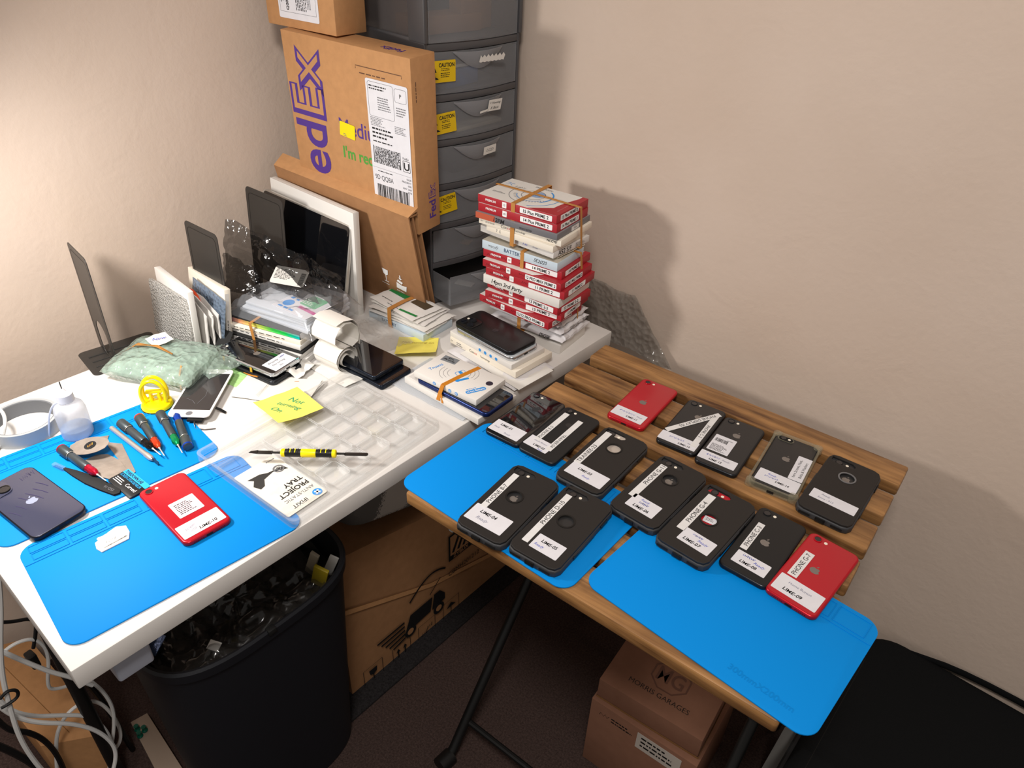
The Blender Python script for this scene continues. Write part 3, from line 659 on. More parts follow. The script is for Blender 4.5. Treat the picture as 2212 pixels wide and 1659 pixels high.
t, (f, r, tp), H = plain_box('pale blue box reading BATTERY and SE2020 in the middle of the tall stack', (1204.5, 569), .8574, .8738, 6.6, .163, .092, mat('box_pale_blue', 'c4d3de', rough=.5), mat('box_inside', 'b9b2a4'))
b = MB(); b.text('BATTERY', .0068, mat('ink_navy', '2c4468'), f, -.012, .001, bold=.01); b.text('SE2020', .0065, INK, f, .046, .001, shear=.3, jit=.06); b.text('warnfy', .0058, GREYINK, f, -.056, .001, shear=.3, jit=.08); b.rect(.02, .012, mat('box_blue_corner', '3550a0'), tp @ T(-.07, .036, 0)); b.build('side_print', t)
red_box('red box labelled 14 PRIME 2 directly under the pale blue battery box', (1214, 589), .8424, .8572, 8, '14 PRIME 2', .168, .106, num='19')
red_box('red box labelled 12 PRO MAX PRIME 2 in the tall stack', (1212, 615), .8278, .8422, 6.5, '12 PRO MAX PRIME 2', .170, .110, num='99')
red_box('red box labelled 11 PRIME 2 in the tall stack', (1219.5, 633), .8132, .8276, 7, '11 PRIME 2', .170, .110, num='11')
t, (f, r, tp), H = plain_box('plain white box marked 14pm 3rd Party in the tall stack', (1208.5, 648), .7956, .8130, 6.4, .167, .108, WHITE)
b = MB(); b.text('14pm 3rd Party', .0078, INK, f, -.030, 0, shear=.25, bold=.015, maxw=.07, jit=.05); b.build('side_print', t)
red_box('red box labelled 13 PRIME 2-2 under the plain white box', (1204.5, 667), .7812, .7954, 1.5, '13 PRIME 2-2', .166, .104, num='05')
red_box('red box labelled 13 PRIME 2 near the bottom of the tall stack', (1213, 680), .7664, .7810, 8.5, '13 PRIME 2', .166, .104, num='04')
red_box('red box labelled 12/12 PRO PRIME 2, lowest red one in the tall stack', (1185, 698), .7514, .7662, 1.5, '12/12 PRO PRIME 2', .166, .104, num='8a')

def pillow(b, L, W, H, m, M=None, amp=.12, seed=0, nu=26, nv=18, p=3):
    """closed soft parcel with creased surface"""
    def sf(sg):
        def fn(u, v):
            x, y = 2 * u - 1, 2 * v - 1; e = max(0, (1 - abs(x) ** p)) ** .5 * max(0, (1 - abs(y) ** p)) ** .5
            nz = noise.noise(Vector((x * 3 + seed, y * 3, sg * 2))) + .5 * noise.noise(Vector((x * 9 + seed, y * 7, sg)))
            ed = 1 + .03 * noise.noise(Vector((x * 3 + seed * 2, y * 3, 5)))
            return (x * L / 2 * ed, y * W / 2 * ed, H / 2 + sg * H / 2 * e * (1 + amp * nz) if sg > 0 else H / 2 - H / 2 * e)
        return fn
    b.grid(sf(1), nu, nv, m, M); k = len(b.f); b.grid(sf(-1), nu, nv, m, M)
    for i in range(k, len(b.f)): b.f[i].reverse()
    return b
PW = mat('poly_mailer', 'd6d4d6', rough=.35, bump=.5, bscale=45)
GM = 'white wrapped parts under the red boxes'
for lab, x, y, z, L, W, H, yw, s in (('white wrapped slim parcel marked DIGIB at the bottom of the tall stack', .494, -.103, .7060, .168, .104, .017, 6, 1),
                                     ('white wrapped slim parcel in the middle of three under the red boxes', .490, -.101, .7216, .168, .102, .016, 4, 2),
                                     ('white wrapped slim parcel directly under the lowest red box', .487, -.101, .7360, .166, .103, .0162, 3, 3)):
    t = thing('wrapped_parcel', lab, 'parcel', (x, y, z), (0, 0, yw), GM); b = MB(); pillow(b, L, W, H, PW, None, .14, s, p=6); b.build('wrapping', t)
    b = MB(); b.tube([(L / 2 - .006, -W / 2 + .012 + .008 * k, H / 2 + .002 * math.sin(k * 1.7 + s)) for k in range(11)], [.0065, .0075, .0062, .0072, .006], PW, n=9); b.build('folded_end', t)
    if s == 1: b = MB(); b.text('DIGIB', .0062, INK, FR((.045, -W / 2 - .001, H * .62), (1, 0, 0), (0, .35, 1)), shear=.2, bold=.02); b.build('handwriting', t)
    if s == 2: b = MB(); b.text('OVER-4742', .0042, INK, FR((L / 2 + .0015, -.005, H * .6), (0, 1, 0), (-.3, 0, 1))); b.fine(.02, .002, .024, 4, .002, INK, FR((L / 2 + .0015, .004, H * .6), (0, 1, 0), (-.3, 0, 1))); b.build('end_print', t)
plain_box('thin white box at the very bottom of the tall stack', (1210, 747.5), DH + .0001, .7058, 6.5, .162, .094, WHITE)
def band_loop(name, label, pts, axis, w, m=BAND, t=.0009, group='rubber bands around stacks', cat='rubber band'):
    b = MB(); b.strap(pts, axis, w, t, m); o = b.build(name); return tag(o, label, cat, group)
def stack_band(label, x, z0, z1, y0, y1, yaw, w=.006, cx=.48, cy=-.11, g='rubber bands around stacks'):
    a = math.radians(yaw); X = Vector((math.cos(a), math.sin(a), 0)); Y = Vector((-math.sin(a), math.cos(a), 0)); O = Vector((cx, cy, 0))
    P = [O + X * x + Y * yy + Vector((0, 0, zz)) for yy, zz in ((y0, z0), (y0, (z0 + z1) / 2), (y0, z1), ((y0 + y1) / 2, z1), (y1, z1), (y1, (z0 + z1) / 2), (y1, z0), ((y0 + y1) / 2, z0))]
    return band_loop('rubber_band', label, P, X, w, group=g)
stack_band('wide rubber band across the two topmost red boxes of the tall stack', -.012, .8795, .9600, -.0585, .062, 6.5, .0085, .476, -.110)
stack_band('rubber band on the front of the middle red boxes of the tall stack', .008, .8125, .8750, -.0605, .062, 6.5, .0075, .478, -.106)
stack_band('rubber band around the lower red boxes and white parcels of the tall stack', .012, .7065, .8150, -.0635, .062, 6.5, .0075, .474, -.104)
def end_band(label, y, z0, z1, x0, x1, yaw, w, cx=.476, cy=-.108):
    a = math.radians(yaw); X = Vector((math.cos(a), math.sin(a), 0)); Y = Vector((-math.sin(a), math.cos(a), 0)); O = Vector((cx, cy, 0))
    P = [O + Y * (y + dy) + X * xx + Vector((0, 0, zz)) for xx, zz, dy in ((x1, z0, .01), (x1 + .002, (z0 + z1) / 2, 0), (x1, z1, -.004), ((x0 + x1) / 2, z1, 0), (x0, z1, 0), (x0, (z0 + z1) / 2, 0), (x0, z0, 0), ((x0 + x1) / 2, z0, 0))]
    return band_loop('rubber_band', label, P, Y, w)
end_band('rubber band running lengthwise over the top box and down its right end', .002, .8795, .9606, -.092, .0905, 6.5, .0055)
end_band('rubber band down the right ends of the middle red boxes', .008, .8125, .8752, -.094, .0955, 6.5, .006)
end_band('thin rubber band down the right ends of the lower boxes and parcels', .010, .7062, .8150, -.094, .0945, 6.5, .0035)

# ================================================================== plastic drawer tower
tw = thing('drawer_tower', 'tall grey tower of translucent plastic drawers in the room corner', 'drawers', (.139, -.0566, DH), (0, 0, -5.5))
D_, W_ = .288, .223; TZ = 1.385 - DH
levels = [.7045, .7815, .862, .9395, 1.0225, 1.102, 1.186, 1.372]
b = MB()
b.box(.008, W_, TZ, TFRAME, T(-D_ / 2 + .004, 0, 0), .002)
for s in (-1, 1):
    b.box(D_, .0035, levels[6] - DH, TFRAME, T(0, s * (W_ / 2 - .002), 0), .001)
    b.box(.030, .006, TZ, TFRAME, T(D_ / 2 - .015, s * (W_ / 2 - .003), 0), .0025)
b.build('side_panels', tw)
for s in (-1, 1):                                                        # upper unit: posts and sills round the windows
    b = MB(); z6 = levels[6] - DH
    b.box(D_, .008, .022, TFRAME, T(0, s * (W_ / 2 - .002), z6 - .016), .003); b.box(D_, .008, .014, TFRAME, T(0, s * (W_ / 2 - .002), TZ - .014), .003)
    b.box(.046, .009, TZ - z6, TFRAME, T(D_ / 2 - .020, s * (W_ / 2 - .0015), z6), .003); b.box(.020, .008, TZ - z6, TFRAME, T(-D_ / 2 + .01, s * (W_ / 2 - .002), z6), .003); b.build('window_frame', tw)
for s in (-1, 1): b = MB(); b.box(D_ - .06, .0015, levels[7] - levels[6] - .01, film('tower_window', '6b6462', .4, rough=.2, gloss=.5), T(-.01, s * (W_ / 2 - .003), levels[6] - DH + .006)); b.build('window_panel', tw)
def bulge(y): y = y / (W_ / 2); return .014 * max(0, math.cos(y * math.pi / 2)) ** 1.2
for k, zl in enumerate(levels):                                          # wavy cross rails
    n = 24; pts = [(D_ / 2 + bulge(-W_ / 2 + W_ * i / n) - .002, -W_ / 2 + W_ * i / n) for i in range(n + 1)] + [(D_ / 2 - .12, W_ / 2), (D_ / 2 - .12, -W_ / 2)]
    b = MB(); b.prism(pts, .0125, TFRAME, T(0, 0, zl - DH - .0135), .002); b.build('shelf', tw)
for k in range(7):
    z0, z1 = levels[k] - DH, levels[k + 1] - DH - .0145; h = z1 - z0; off = .05 if k == 0 else 0; wd = W_ - .016
    n = 22; ys = [-wd / 2 + wd * i / n for i in range(n + 1)]; xf = [D_ / 2 + bulge(y) - .001 + off for y in ys]
    out = list(zip(xf, ys)); inn = [(x - .002, y * .985) for x, y in out][::-1]
    b = MB(); xb = D_ / 2 - .235 + off
    b.prism(out + inn, h, DRAWER, T(0, 0, z0 + .0004), .0006)
    for s in (-1, 1): b.box(.235, .002, h * .92, DRAWER, T(xb + .1175, s * (wd / 2 - .001), z0 + .0004))
    b.box(.235, wd, .0015, DRAWER, T(xb + .1175, 0, z0 + .0004)); b.box(.002, wd, h * .92, DRAWER, T(xb, 0, z0))
    dr = b.build('drawer', tw)
    b = MB(); hw, hh = .115, .030 if k < 6 else .05
    b.grid(lambda u, v: (D_ / 2 + off + bulge((u - .5) * hw) + .0008 + .010 * (1 - v) ** .7 * math.sin(math.pi * u), (u - .5) * hw, z1 - .001 - hh * v * math.sin(math.pi * u)), 22, 8, DHANDLE, None, .0012); b.build('handle', dr)
    if k in (2, 4, 5):
        b = MB()
        if True:
            M = FR((D_ / 2 + off + bulge(-.079) + .0010, -.079, z0 + h * {5: .56, 4: .46, 2: .60}[k]), (.17, 1, 0), (0, 0, 1)) @ RZ({5: 0, 4: 5, 2: 8}[k])
            b.rr(.052, .036, .0015, .0003, CYEL, M)
            M = M @ T(0, 0, .0004); b.text('CAUTION', .0062, INK, M, .008, .0105, maxw=.031, bold=.03); b.fine(-.003, .0045, .024, 2, .0026, INK, M, seed=3); b.fine(-.004, -.003, .026, 3, .003, INK, M, seed=8)
            b.add([(-.024, -.013, 0), (-.008, -.013, 0), (-.016, -.005, 0)], [[0, 1, 2]], INK, M); b.add([(-.022, -.001, 0), (-.012, -.001, 0), (-.017, .010, 0)], [[0, 1, 2]], INK, M); b.line([(-.024, -.004), (-.006, -.011)], .0015, CYEL, M, .0002)
            b.build('caution_sticker', dr)
    if k in (5, 4, 3, 2):
        M = FR((D_ / 2 + off + bulge(.02) + .0105, .022, z1 - .014), (.02, 1, 0), (.25, 0, 1)); b = MB()
        if k == 5: b.add([(-.030 + .0045 * i, (-.008 if i % 2 else -.0065), 0) for i in range(14)] + [(.030 - .0045 * i, (.006 if i % 2 else .001), 0) for i in range(14)], [list(range(28))], PAPER, M)
        elif k == 4: b.rr(.032, .022, .0006, .0003, PAPER, M @ T(.008, 0, 0)); b.text('+ Housing', .0044, INK, M @ T(.008, .005, .0004), shear=.3, maxw=.026); b.text('X Back', .0048, INK, M @ T(.008, -.005, .0004), shear=.3, maxw=.027); b.rr(.02, .004, .0005, .0003, PAPER, M @ T(-.016, -.009, 0) @ RZ(8))
        elif k == 3: b.rr(.030, .017, .0006, .0003, PAPER, M @ T(-.002, -.002, 0) @ RZ(6)); b.text('LCD', .006, GREYINK, M @ T(-.002, -.002, .0004), shear=.4)
        else: b.rr(.022, .013, .0006, .0003, PAPER, M @ T(-.006, -.002, 0))
        b.build('drawer_label', dr)
def local_to(t, p): return Matrix.Translation(t.location) @ t.rotation_euler.to_matrix().to_4x4() @ Vector(p)
for nm, lab, m, sz, p, rz in (('cardboard_piece', 'brown cardboard box behind the front of the big top drawer', CARDD, (.03, .085, .085), (.08, .045, levels[6] - DH + .004), 8),
                              ('cardboard_piece', 'brown cardboard roll lying low in the big top drawer', CARDD, (.06, .15, .03), (.07, -.02, levels[6] - DH + .004), -3),
                              ('blue_card', 'blue card lying in the drawer below the big top one', mat('card_blue', '4a6ca8'), (.10, .09, .03), (.075, -.02, levels[5] - DH + .0022), 10),
                              ('paper_bundle', 'white papers in the drawer below the big top one', PAPER, (.12, .16, .006), (.06, .01, levels[5] - DH + .034), 4),
                              ('paper_bundle', 'pale papers lying in the third drawer from the top', mat('paper_dim', 'b0ab9c'), (.12, .13, .008), (.07, .02, levels[4] - DH + .0022), 5),
                              ('dark_parts_tray', 'dark round part inside the middle drawer', BLKM, (.09, .07, .022), (.07, .0, levels[3] - DH + .0022), 5),
                              ('receipt_slips', 'small tan paper slip lying in the second drawer from the bottom', mat('paper_tan', 'a0805f'), (.02, .025, .002), (.11, .01, levels[1] - DH + .0022), 25),
                              ('paper_pieces', 'pale slip in the open bottom drawer', mat('paper_grey', '9a9a98'), (.04, .02, .003), (.14, -.02, levels[0] - DH + .0022), 25)):
    o = thing(nm, lab, 'drawer contents', local_to(tw, p), (0, 0, rz - 5.5)); b = MB(); b.box(*sz, m, None, min(.002, sz[2] / 3)); b.build('piece', o)

# ================================================================== cartons, folder, frame, tablet
def carton(b, w, d, h, m, edge=CARDE): b.box(w, d, h, m, None, .0012)
fx = thing('shipping_carton', 'tall brown shipping carton printed with big purple letters in front of the drawer tower', 'box', (.158, -.233, .8805), (2.8, 1.4, 6.1))
b = MB(); carton(b, .305, .061, .306, CARD); b.build('carton_body', fx)
FM = FR((0, -.0308, .153), (1, 0, 0), (0, 0, 1))
b = MB(); FE = FM @ T(-.104, .0, 0)
def outlined(b, st, h, m, M, x, y, rot, mw=None, off=.1): b.text(st, h, m, M, x, y, rot, bold=.045, maxw=mw); b.text(st, h, CARD, M, x, y, rot, bold=-.006, maxw=mw, z=.0003)
b.text('Fed', .078, PURPLE, FE, 0, -.070, 90, bold=.016, maxw=.142); b.build('big_lettering', fx)
b = MB(); outlined(b, 'Ex', .080, PURPLE, FE, 0, .072, 90, .140); b.build('big_outline_lettering', fx)
b = MB(); b.text('Medium', .027, PURPLE, FM, -.027, .011, bold=.004, maxw=.112, align='l'); b.text("I'm rec", .021, GREENP, FM, -.024, -.037, bold=.02, maxw=.074, align='l'); b.build('slogan_print', fx)
b = MB(); b.line([(.028, .118), (.028, .123), (.132, .123), (.132, .118)], .0012, mat('print_brown', '5a3a28'), FM); b.fine(.036, .112, .09, 1, .004, mat('print_brown', '5a3a28'), FM); b.build('top_print', fx)
b = MB(); M = FM @ T(.0965, .0, .0004); b.rr(.095, .214, .004, .0003, STICK, M); M = M @ T(0, 0, .0004) @ Matrix.Diagonal((1, .925, 1, 1))
b.line(rrpts(.058, .062, .004, 4), .0006, GREYINK, M @ T(-.014, .080, 0), closed=True); b.line(rrpts(.026, .024, .004, 4), .0006, GREYINK, M @ T(.031, .097, 0), closed=True); b.text('P', .007, INK, M, .031, .097)
b.fine(-.040, .104, .04, 2, .005, INK, M, seed=2); b.fine(-.022, .085, .030, 6, .0042, GREYINK, M, seed=5); b.fine(.020, .075, .024, 4, .0045, GREYINK, M, seed=6)
b.fine(-.042, .046, .035, 6, .0028, GREYINK, M, seed=9); b.fine(.014, .040, .03, 5, .003, GREYINK, M, seed=10); b.fine(-.040, .026, .055, 3, .0075, INK, M, seed=12); b.fine(-.040, .002, .07, 1, .005, INK, M, seed=14)
rn = random.Random(4)
for j in range(15):
    q_ = -.038
    while q_ < .019:
        l = rn.choice((.0006, .0012, .0022)); b.rect(l, .0021, INK, M, q_ + l / 2, -.009 - j * .0022); q_ += l + rn.choice((.0006, .0012, .0018))
b.rect(.0016, .034, INK, M, -.0405, -.024); b.rect(.0014, .034, INK, M, .022, -.024)
b.text('FedEx', .004, INK, M, .035, -.016); b.text('U', .014, INK, M, .036, -.031, bold=.02); b.line(rrpts(.016, .021, .001, 2), .0009, INK, M @ T(.036, -.031, 0), closed=True)
b.line([(-.046, -.050), (.046, -.050)], .0004, GREYINK, M); b.fine(-.034, -.056, .036, 1, .004, INK, M, seed=22); b.text('9D QQBA', .0095, INK, M, -.020, -.069, maxw=.044, bold=-.005)
for k, s in enumerate(('10:30', 'PRIORITY', 'IDR', 'HA7 1AR', 'STN')): b.text(s, .0036, INK, M, .045, -.056 - .0065 * k, align='r')
b.bars(-.0, -.098, .078, .030, INK, M, seed=6, n=46); b.build('shipping_label', fx)
b = MB(); M = FM @ T(-.007, .005, .0007) @ RZ(-5); b.rr(.038, .026, .002, .0003, YEL, M); b.text('-129', .007, GREYINK, M, .008, .005, 180); b.text('G', .009, GREYINK, M, -.011, -.002, 180); b.fine(-.01, -.008, .01, 2, .003, GREYINK, M, z=.0004); b.build('yellow_sticker', fx)
RM = FR((.1526, 0, .153), (0, 1, 0), (0, 0, 1))
b = MB(); b.text('Fed', .017, PURPLE, RM, .010, -.115, 90, bold=.02, maxw=.036); outlined(b, 'Ex', .017, PURPLE, RM, .010, -.080, 90, .030); b.fine(-.020, .115, .05, 1, .004, mat('print_brown', '5a3a28'), RM, rot=-90); b.build('end_print', fx)
TM = FR((0, 0, .3062), (1, 0, 0), (0, 1, 0)); b = MB(); b.text('FedEx', .014, PURPLE, TM, .09, -.004, 180, bold=.02); b.build('top_edge_print', fx)
tb = thing('shipping_carton', 'smaller brown carton with a tracking label on top of the tall carton', 'box', (.050, -.237, 1.1895), (0, 0, 3.9))
b = MB(); carton(b, .182, .070, .13, CARD); b.box(.0015, .066, .128, CARDE, T(-.0912, 0, .001)); b.build('carton_body', tb)
b = MB(); M = FR((-.002, -.0353, .072), (1, 0, 0), (0, 0, 1)); b.rr(.106, .115, .003, .0003, STICK, M); M = M @ T(0, 0, .0004); b.line([(-.048, .05), (-.048, -.047), (.047, -.047), (.047, .05)], .0005, INK, M)
b.text('Tracked', .0085, INK, M, -.040, -.012, 90, bold=.03); b.text('Q20', .006, INK, M, -.028, -.036, 90, bold=.03); b.rect(.006, .012, INK, M, -.028, -.018); b.fine(-.004, -.042, .044, 7, .0042, INK, M, rot=90, seed=3); b.fine(.026, -.038, .02, 3, .0035, GREYINK, M, rot=90, seed=5); b.build('shipping_label', tb)

fo = thing('cardboard_mailer', 'flat folded brown cardboard mailer with white fragile symbols leaning behind the white frame', 'box', (.118, -.222, DH + .003), (13, 2.2, 4.5))
w_, d_, h_ = .368, .027, .243
b = MB(); b.box(w_, .0035, h_, CARDD, T(0, -d_ / 2 + .002, 0), .0006); b.box(w_ - .004, .0035, h_ - .004, CARDD, T(0, 0, 0), .0006); b.box(w_, .0035, h_, CARDD, T(0, d_ / 2 - .002, 0), .0006); b.box(w_, d_ * .8, .003, CARDD, T(0, .002, h_ - .006) @ RX(-14), .0006); b.box(w_, d_, .003, CARDD, T(0, 0, 0), .0006); b.build('panels', fo)
b = MB(); b.add([(-w_ / 2, -d_ / 2, h_), (w_ / 2, -d_ / 2, h_), (w_ / 2, d_ / 2 + .002, h_ + .006), (-w_ / 2, d_ / 2 + .002, h_ + .012), (-w_ / 2, d_ / 2, h_), (w_ / 2, d_ / 2, h_)], [[0, 1, 2, 3], [1, 5, 2], [4, 0, 3], [3, 2, 5, 4]], CARD); b.build('top_flap', fo)
M = FR((0, -d_ / 2 - .0006, 0), (1, 0, 0), (0, 0, 1)); b = MB(); g = M @ T(.085, .075, .0002) @ RZ(-4)
b.add([(-.008, .016, 0), (.008, .016, 0), (.006, .004, 0), (0, 0, 0), (-.006, .004, 0)], [[0, 1, 2, 3, 4]], WINK, g); b.rect(.0016, .016, WINK, g, 0, -.007); b.rect(.012, .0018, WINK, g, 0, -.015); b.fine(-.014, -.022, .03, 1, .004, WINK, g)
g = M @ T(.125, .066, .0002) @ RZ(-4); b.add([(-.014, -.012, 0), (.012, -.012, 0), (.015, .003, 0), (.003, .0, 0), (-.012, .003, 0)], [[0, 1, 2, 3, 4]], WINK, g); b.add([(-.011, .006, 0), (.002, .003, 0), (.006, .009, 0), (-.007, .012, 0)], [[0, 1, 2, 3]], WINK, g); b.rect(.003, .009, WINK, g, 0, .021); b.add([(-.005, .018, 0), (.005, .018, 0), (0, .013, 0)], [[0, 1, 2]], WINK, g); b.fine(-.014, -.018, .03, 1, .004, WINK, g); b.build('fragile_symbols', fo)
wf = thing('white_lid_box', 'white shallow box lid standing upright behind the tablet', 'box lid', (.070, -.310, DH), (-1.5, 1, 1))
b = MB(); b.box(.258, .0025, .217, WHITE, T(0, -.006, 0), .0006)
for s in (-1, 1): b.box(.0025, .013, .217, WHITE, T(s * .1278, 0, 0), .0006)
b.box(.258, .013, .0025, WHITE, T(0, 0, .2145), .0006); b.box(.258, .013, .0025, WHITE, T(0, 0, 0), .0006); b.build('lid', wf)
tb2 = thing('tablet', 'large black tablet with silver edge leaning on the white box lid', 'tablet', (.060, -.352, DH + .0005), (-10.5, 2.6, 4.2))
b = MB(); b.rr(.258, .196, .010, .0075, STEEL, FR((0, .00375, .098), (1, 0, 0), (0, 0, 1)), .0014, n=6); b.build('body', tb2)
b = MB(); b.rr(.252, .190, .008, .0006, BLACKGL, FR((0, -.0037, .098), (1, 0, 0), (0, 0, 1)), .0002, n=6); b.build('screen', tb2)
b = MB(); b.disc(.0016, .0003, LENS, FR((.0, -.0044, .188), (1, 0, 0), (0, 0, 1)), 12); b.build('front_camera', tb2)
for z in (.130, .105, .040): b = MB(); b.rr(.012 if z > .06 else .008, .0026, .001, .0008, STEELD, FR((.1289, 0, z), (0, 0, 1), (0, 1, 0)), .0003); b.build('side_button', tb2)

# ================================================================== bookends
def bookend(label, x, y, yaw, h=.205, w_=.108, lean=2, base=(-.04, .095)):
    t = thing('bookend', label, 'bookend', (x, y, DH + .0002), (0, 0, yaw), 'black metal bookends')
    b = MB(); b.rr(w_, base[1] - base[0], .010, .0012, STEELB, T(0, (base[0] + base[1]) / 2, 0), .0003)
    for k in (-1, 0, 1): b.tube([(k * .02, base[0] + .012, .0016), (k * .02, base[1] - .03, .0016)], .0014, STEELB, n=6)
    b.build('base_plate', t)
    pl = [(a, c + h / 2) for a, c in rrpts(w_, h, .010, 6)]; hole = [(a, c + .036) for a, c in rrpts(w_ * .55, .072, .026, 8)]
    vs, fs = shape2d([(a, max(c, .001)) for a, c in pl], [hole[::-1]], .0014, .0003); b = MB(); b.add(vs, fs, STEELB, RX(90 - lean) @ T(0, .0012, 0)); b.build('upright_plate', t)
    b = MB(); b.line([(a * .86, (c - h / 2) * .9 + h / 2) for a, c in pl], .0012, BLKW, RX(90 - lean) @ T(0, .0012, .0015), closed=True); b.build('pressed_rib', t)
    return t
bookend('black metal bookend standing alone on the left, its ribbed foot on the desk', .006, -.722, -6, .207, .094, 0, (-.042, .088))
bookend('black metal bookend behind the white booklets on the desk', .049, -.535, 2, .204, .104, 2, (-.125, .03))
bookend('black metal bookend leaning beside the black tablet', .020, -.392, 2, .222, .118, 4, (-.02, .02))
# booklets and mailers between bookends
GB = 'items filed between the bookends'
def upright(name, label, cat, x, y, yaw, w_, d_, h_, m, tilt=0, group=GB, extra=None, z=DH + .0016):
    t = thing(name, label, cat, (x, y, z), (tilt, 0, yaw), group); b = MB(); b.box(w_, d_, h_, m, None, min(.001, d_ / 4)); b.build('body', t); return t
t = thing('bubble_mailer', 'silvery white bubble mailer at the left of the filed items', 'mailer', (.038, -.6185, DH + .0016), (-7, 0, 3.2), GB)
b = MB(); b.grid(lambda u, v: ((u - .5) * .126, -.002 * math.sin(math.pi * u) + .0014 * noise.noise(Vector((u * 5, v * 5, 0))), v * .105), 20, 16, BUBW, None, .006); b.build('wrapping', t)
upright('white_box', 'thin white upright box behind the bubble mailer', 'box', .036, -.598, -4, .135, .011, .120, WHITE, -3)
for k, (dx, lab) in enumerate(((0, 'grey paper envelope next to the white box'), (.004, 'second grey paper envelope beside the orange disc'), (.008, 'third grey envelope nearest the blue bubble pouch'))):
    t = thing('envelope', lab, 'envelope', (.048 + dx, -.5865 + .0075 * k, DH + .0016), (-6, 0, -2 + 2 * k), GB)
    b = MB(); b.grid(lambda u, v: ((u - .5) * .125, .0025 * noise.noise(Vector((u * 4 + k * 3, v * 4, k))), v * (.086 - .012 * (u - .6) * 4 * (u > .6))), 14, 10, OFFW, None, .0018); b.build('sheet', t)
t = thing('orange_disc', 'orange ring part in a clear sleeve among the filed envelopes', 'spare part', (.040, -.566, DH + .062), (84, 0, 0), GB); b = MB(); b.ring(.030, .016, .004, mat('orange_plastic', 'e8532a', rough=.35), None, 28); b.build('ring', t)
t = thing('bubble_pouch', 'grey blue bubble pouch leaning among the filed items', 'pouch', (.066, -.5620, DH + .0016), (-10, 6, 0), GB); b = MB(); pillow(b, .110, .100, .010, film('pouch_blue', '8496ac', .75, gloss=.8, bump=.8, bscale=160, voronoi=True), FR((0, 0, .050), (1, 0, 0), (0, 0, 1)), .3, 5); b.build('wrapping', t)
t = upright('white_booklet', 'white box with a printed spine standing in front of the bookend', 'box', .050, -.5485, -1.5, .132, .012, .108, CREAM, -8)
b = MB(); M = FR((.0662, -.0015, .05), (0, 0, 1), (0, -1, 0)); b.rect(.10, .0075, OFFW, M); b.fine(-.035, .0006, .05, 1, .003, INK, M @ T(0, 0, .0002)); b.build('spine_label', t)

# ================================================================== bags and stacks on the desk
def blob_sheet(name, label, cat, pts, m, disp=.004, freq=20, n=34, group=None, dz=0, seed=0, thick=0, rise=0):
    """creased sheet spanning a four-cornered outline given as world points p00 p10 p11 p01"""
    P = [Vector(p) for p in pts]
    def fn(u, v):
        q = (P[0] * (1 - u) + P[1] * u) * (1 - v) + (P[3] * (1 - u) + P[2] * u) * v
        k = noise.noise(Vector((u * freq * .35 + seed, v * freq * .35, seed))) * 1.0 + abs(noise.noise(Vector((u * freq + seed, v * freq, 2)))) * .8
        e = .35 * noise.noise(Vector((u * 5 + seed, v * 5, 7)))
        d = (P[1] - P[0]).cross(P[3] - P[0]).normalized()
        return q + d * (k * disp + rise * math.sin(math.pi * u) * math.sin(math.pi * v)) + (P[1] - P[0]) * e * .06 + (P[3] - P[0]) * .06 * noise.noise(Vector((u * 4, v * 4, seed + 3)))
    b = MB(); b.grid(fn, n, n, m, None, thick); return tag(b.build(name, sharp=60), label, cat, group)
o = blob_sheet('plastic_bag', 'shiny dark crumpled clear bag against the tablet and bookend', 'bag', [(.010, -.485, .735), (.235, -.425, .770), (.150, -.385, .822), (-.002, -.452, .874)], BAGB, .0075, 7, 50, seed=1.3)
o = blob_sheet('plastic_bag', 'dark crumpled clear film bunched beside the middle bookend', 'bag', [(.060, -.520, .735), (.155, -.490, .750), (.120, -.470, .815), (.040, -.490, .830)], BAGB, .007, 12, 40, seed=4.1)
o = blob_sheet('plastic_bag', 'thin dark clear film sagging across the lower right of the tablet', 'bag', [(.150, -.410, .760), (.290, -.415, .770), (.255, -.385, .815), (.140, -.388, .830)], BAGB, .006, 8, 36, seed=6.2)
# stack of spare part boxes behind the phones (yaw 17)
GY = 17; MC = (.163, -.462)
def media(label, z0, h, dx, dy, m, L=.168, W=.118, yaw=0, nm='parts_box', printm=None, text=None):
    t = thing(nm, label, 'box', (MC[0] + dx, MC[1] + dy, z0), (0, 0, GY + yaw), 'flat boxes under the clear bag'); b = MB(); b.box(L, W, h - .0003, m, None, .0008)
    if printm: b.rect(L - .004, h * .55, printm, faces(L, W, h)[0])
    if text: b.fine(-.06, .0005, .12, 1, h * .4, INK, faces(L, W, h)[0], seed=len(label))
    b.build('carton', t); return t
z = DH + .0002
media('white thin box, lowest of the stack under the clear bag', z, .011, .012, -.004, WHITE, yaw=2); z += .011
media('grey white thin box printed on its side, second from bottom under the clear bag', z, .0085, .008, -.006, OFFW, yaw=-1, text=1); z += .0085
media('black edged thin sleeve in the stack under the clear bag', z, .004, .006, -.004, BLKM, yaw=1); z += .004
media('white thin box over the black edged sleeve', z, .009, 0, 0, WHITE, yaw=0, text=1); z += .009
media('cream thin box with small print near the top of the stack under the clear bag', z, .0085, -.004, -.002, CREAM, yaw=3, text=1); z += .0085
t = thing('parts_box', 'black box with rainbow holographic edge on top of the stack', 'box', (MC[0] - .002, MC[1] + .002, z), (0, 0, GY + 1), 'flat boxes under the clear bag')
holo = bpy.data.materials.new('holographic'); holo.use_nodes = True; nt = holo.node_tree; bb = nt.nodes['Principled BSDF']; tc = nt.nodes.new('ShaderNodeTexCoord'); sp = nt.nodes.new('ShaderNodeSeparateXYZ'); rp = nt.nodes.new('ShaderNodeValToRGB')
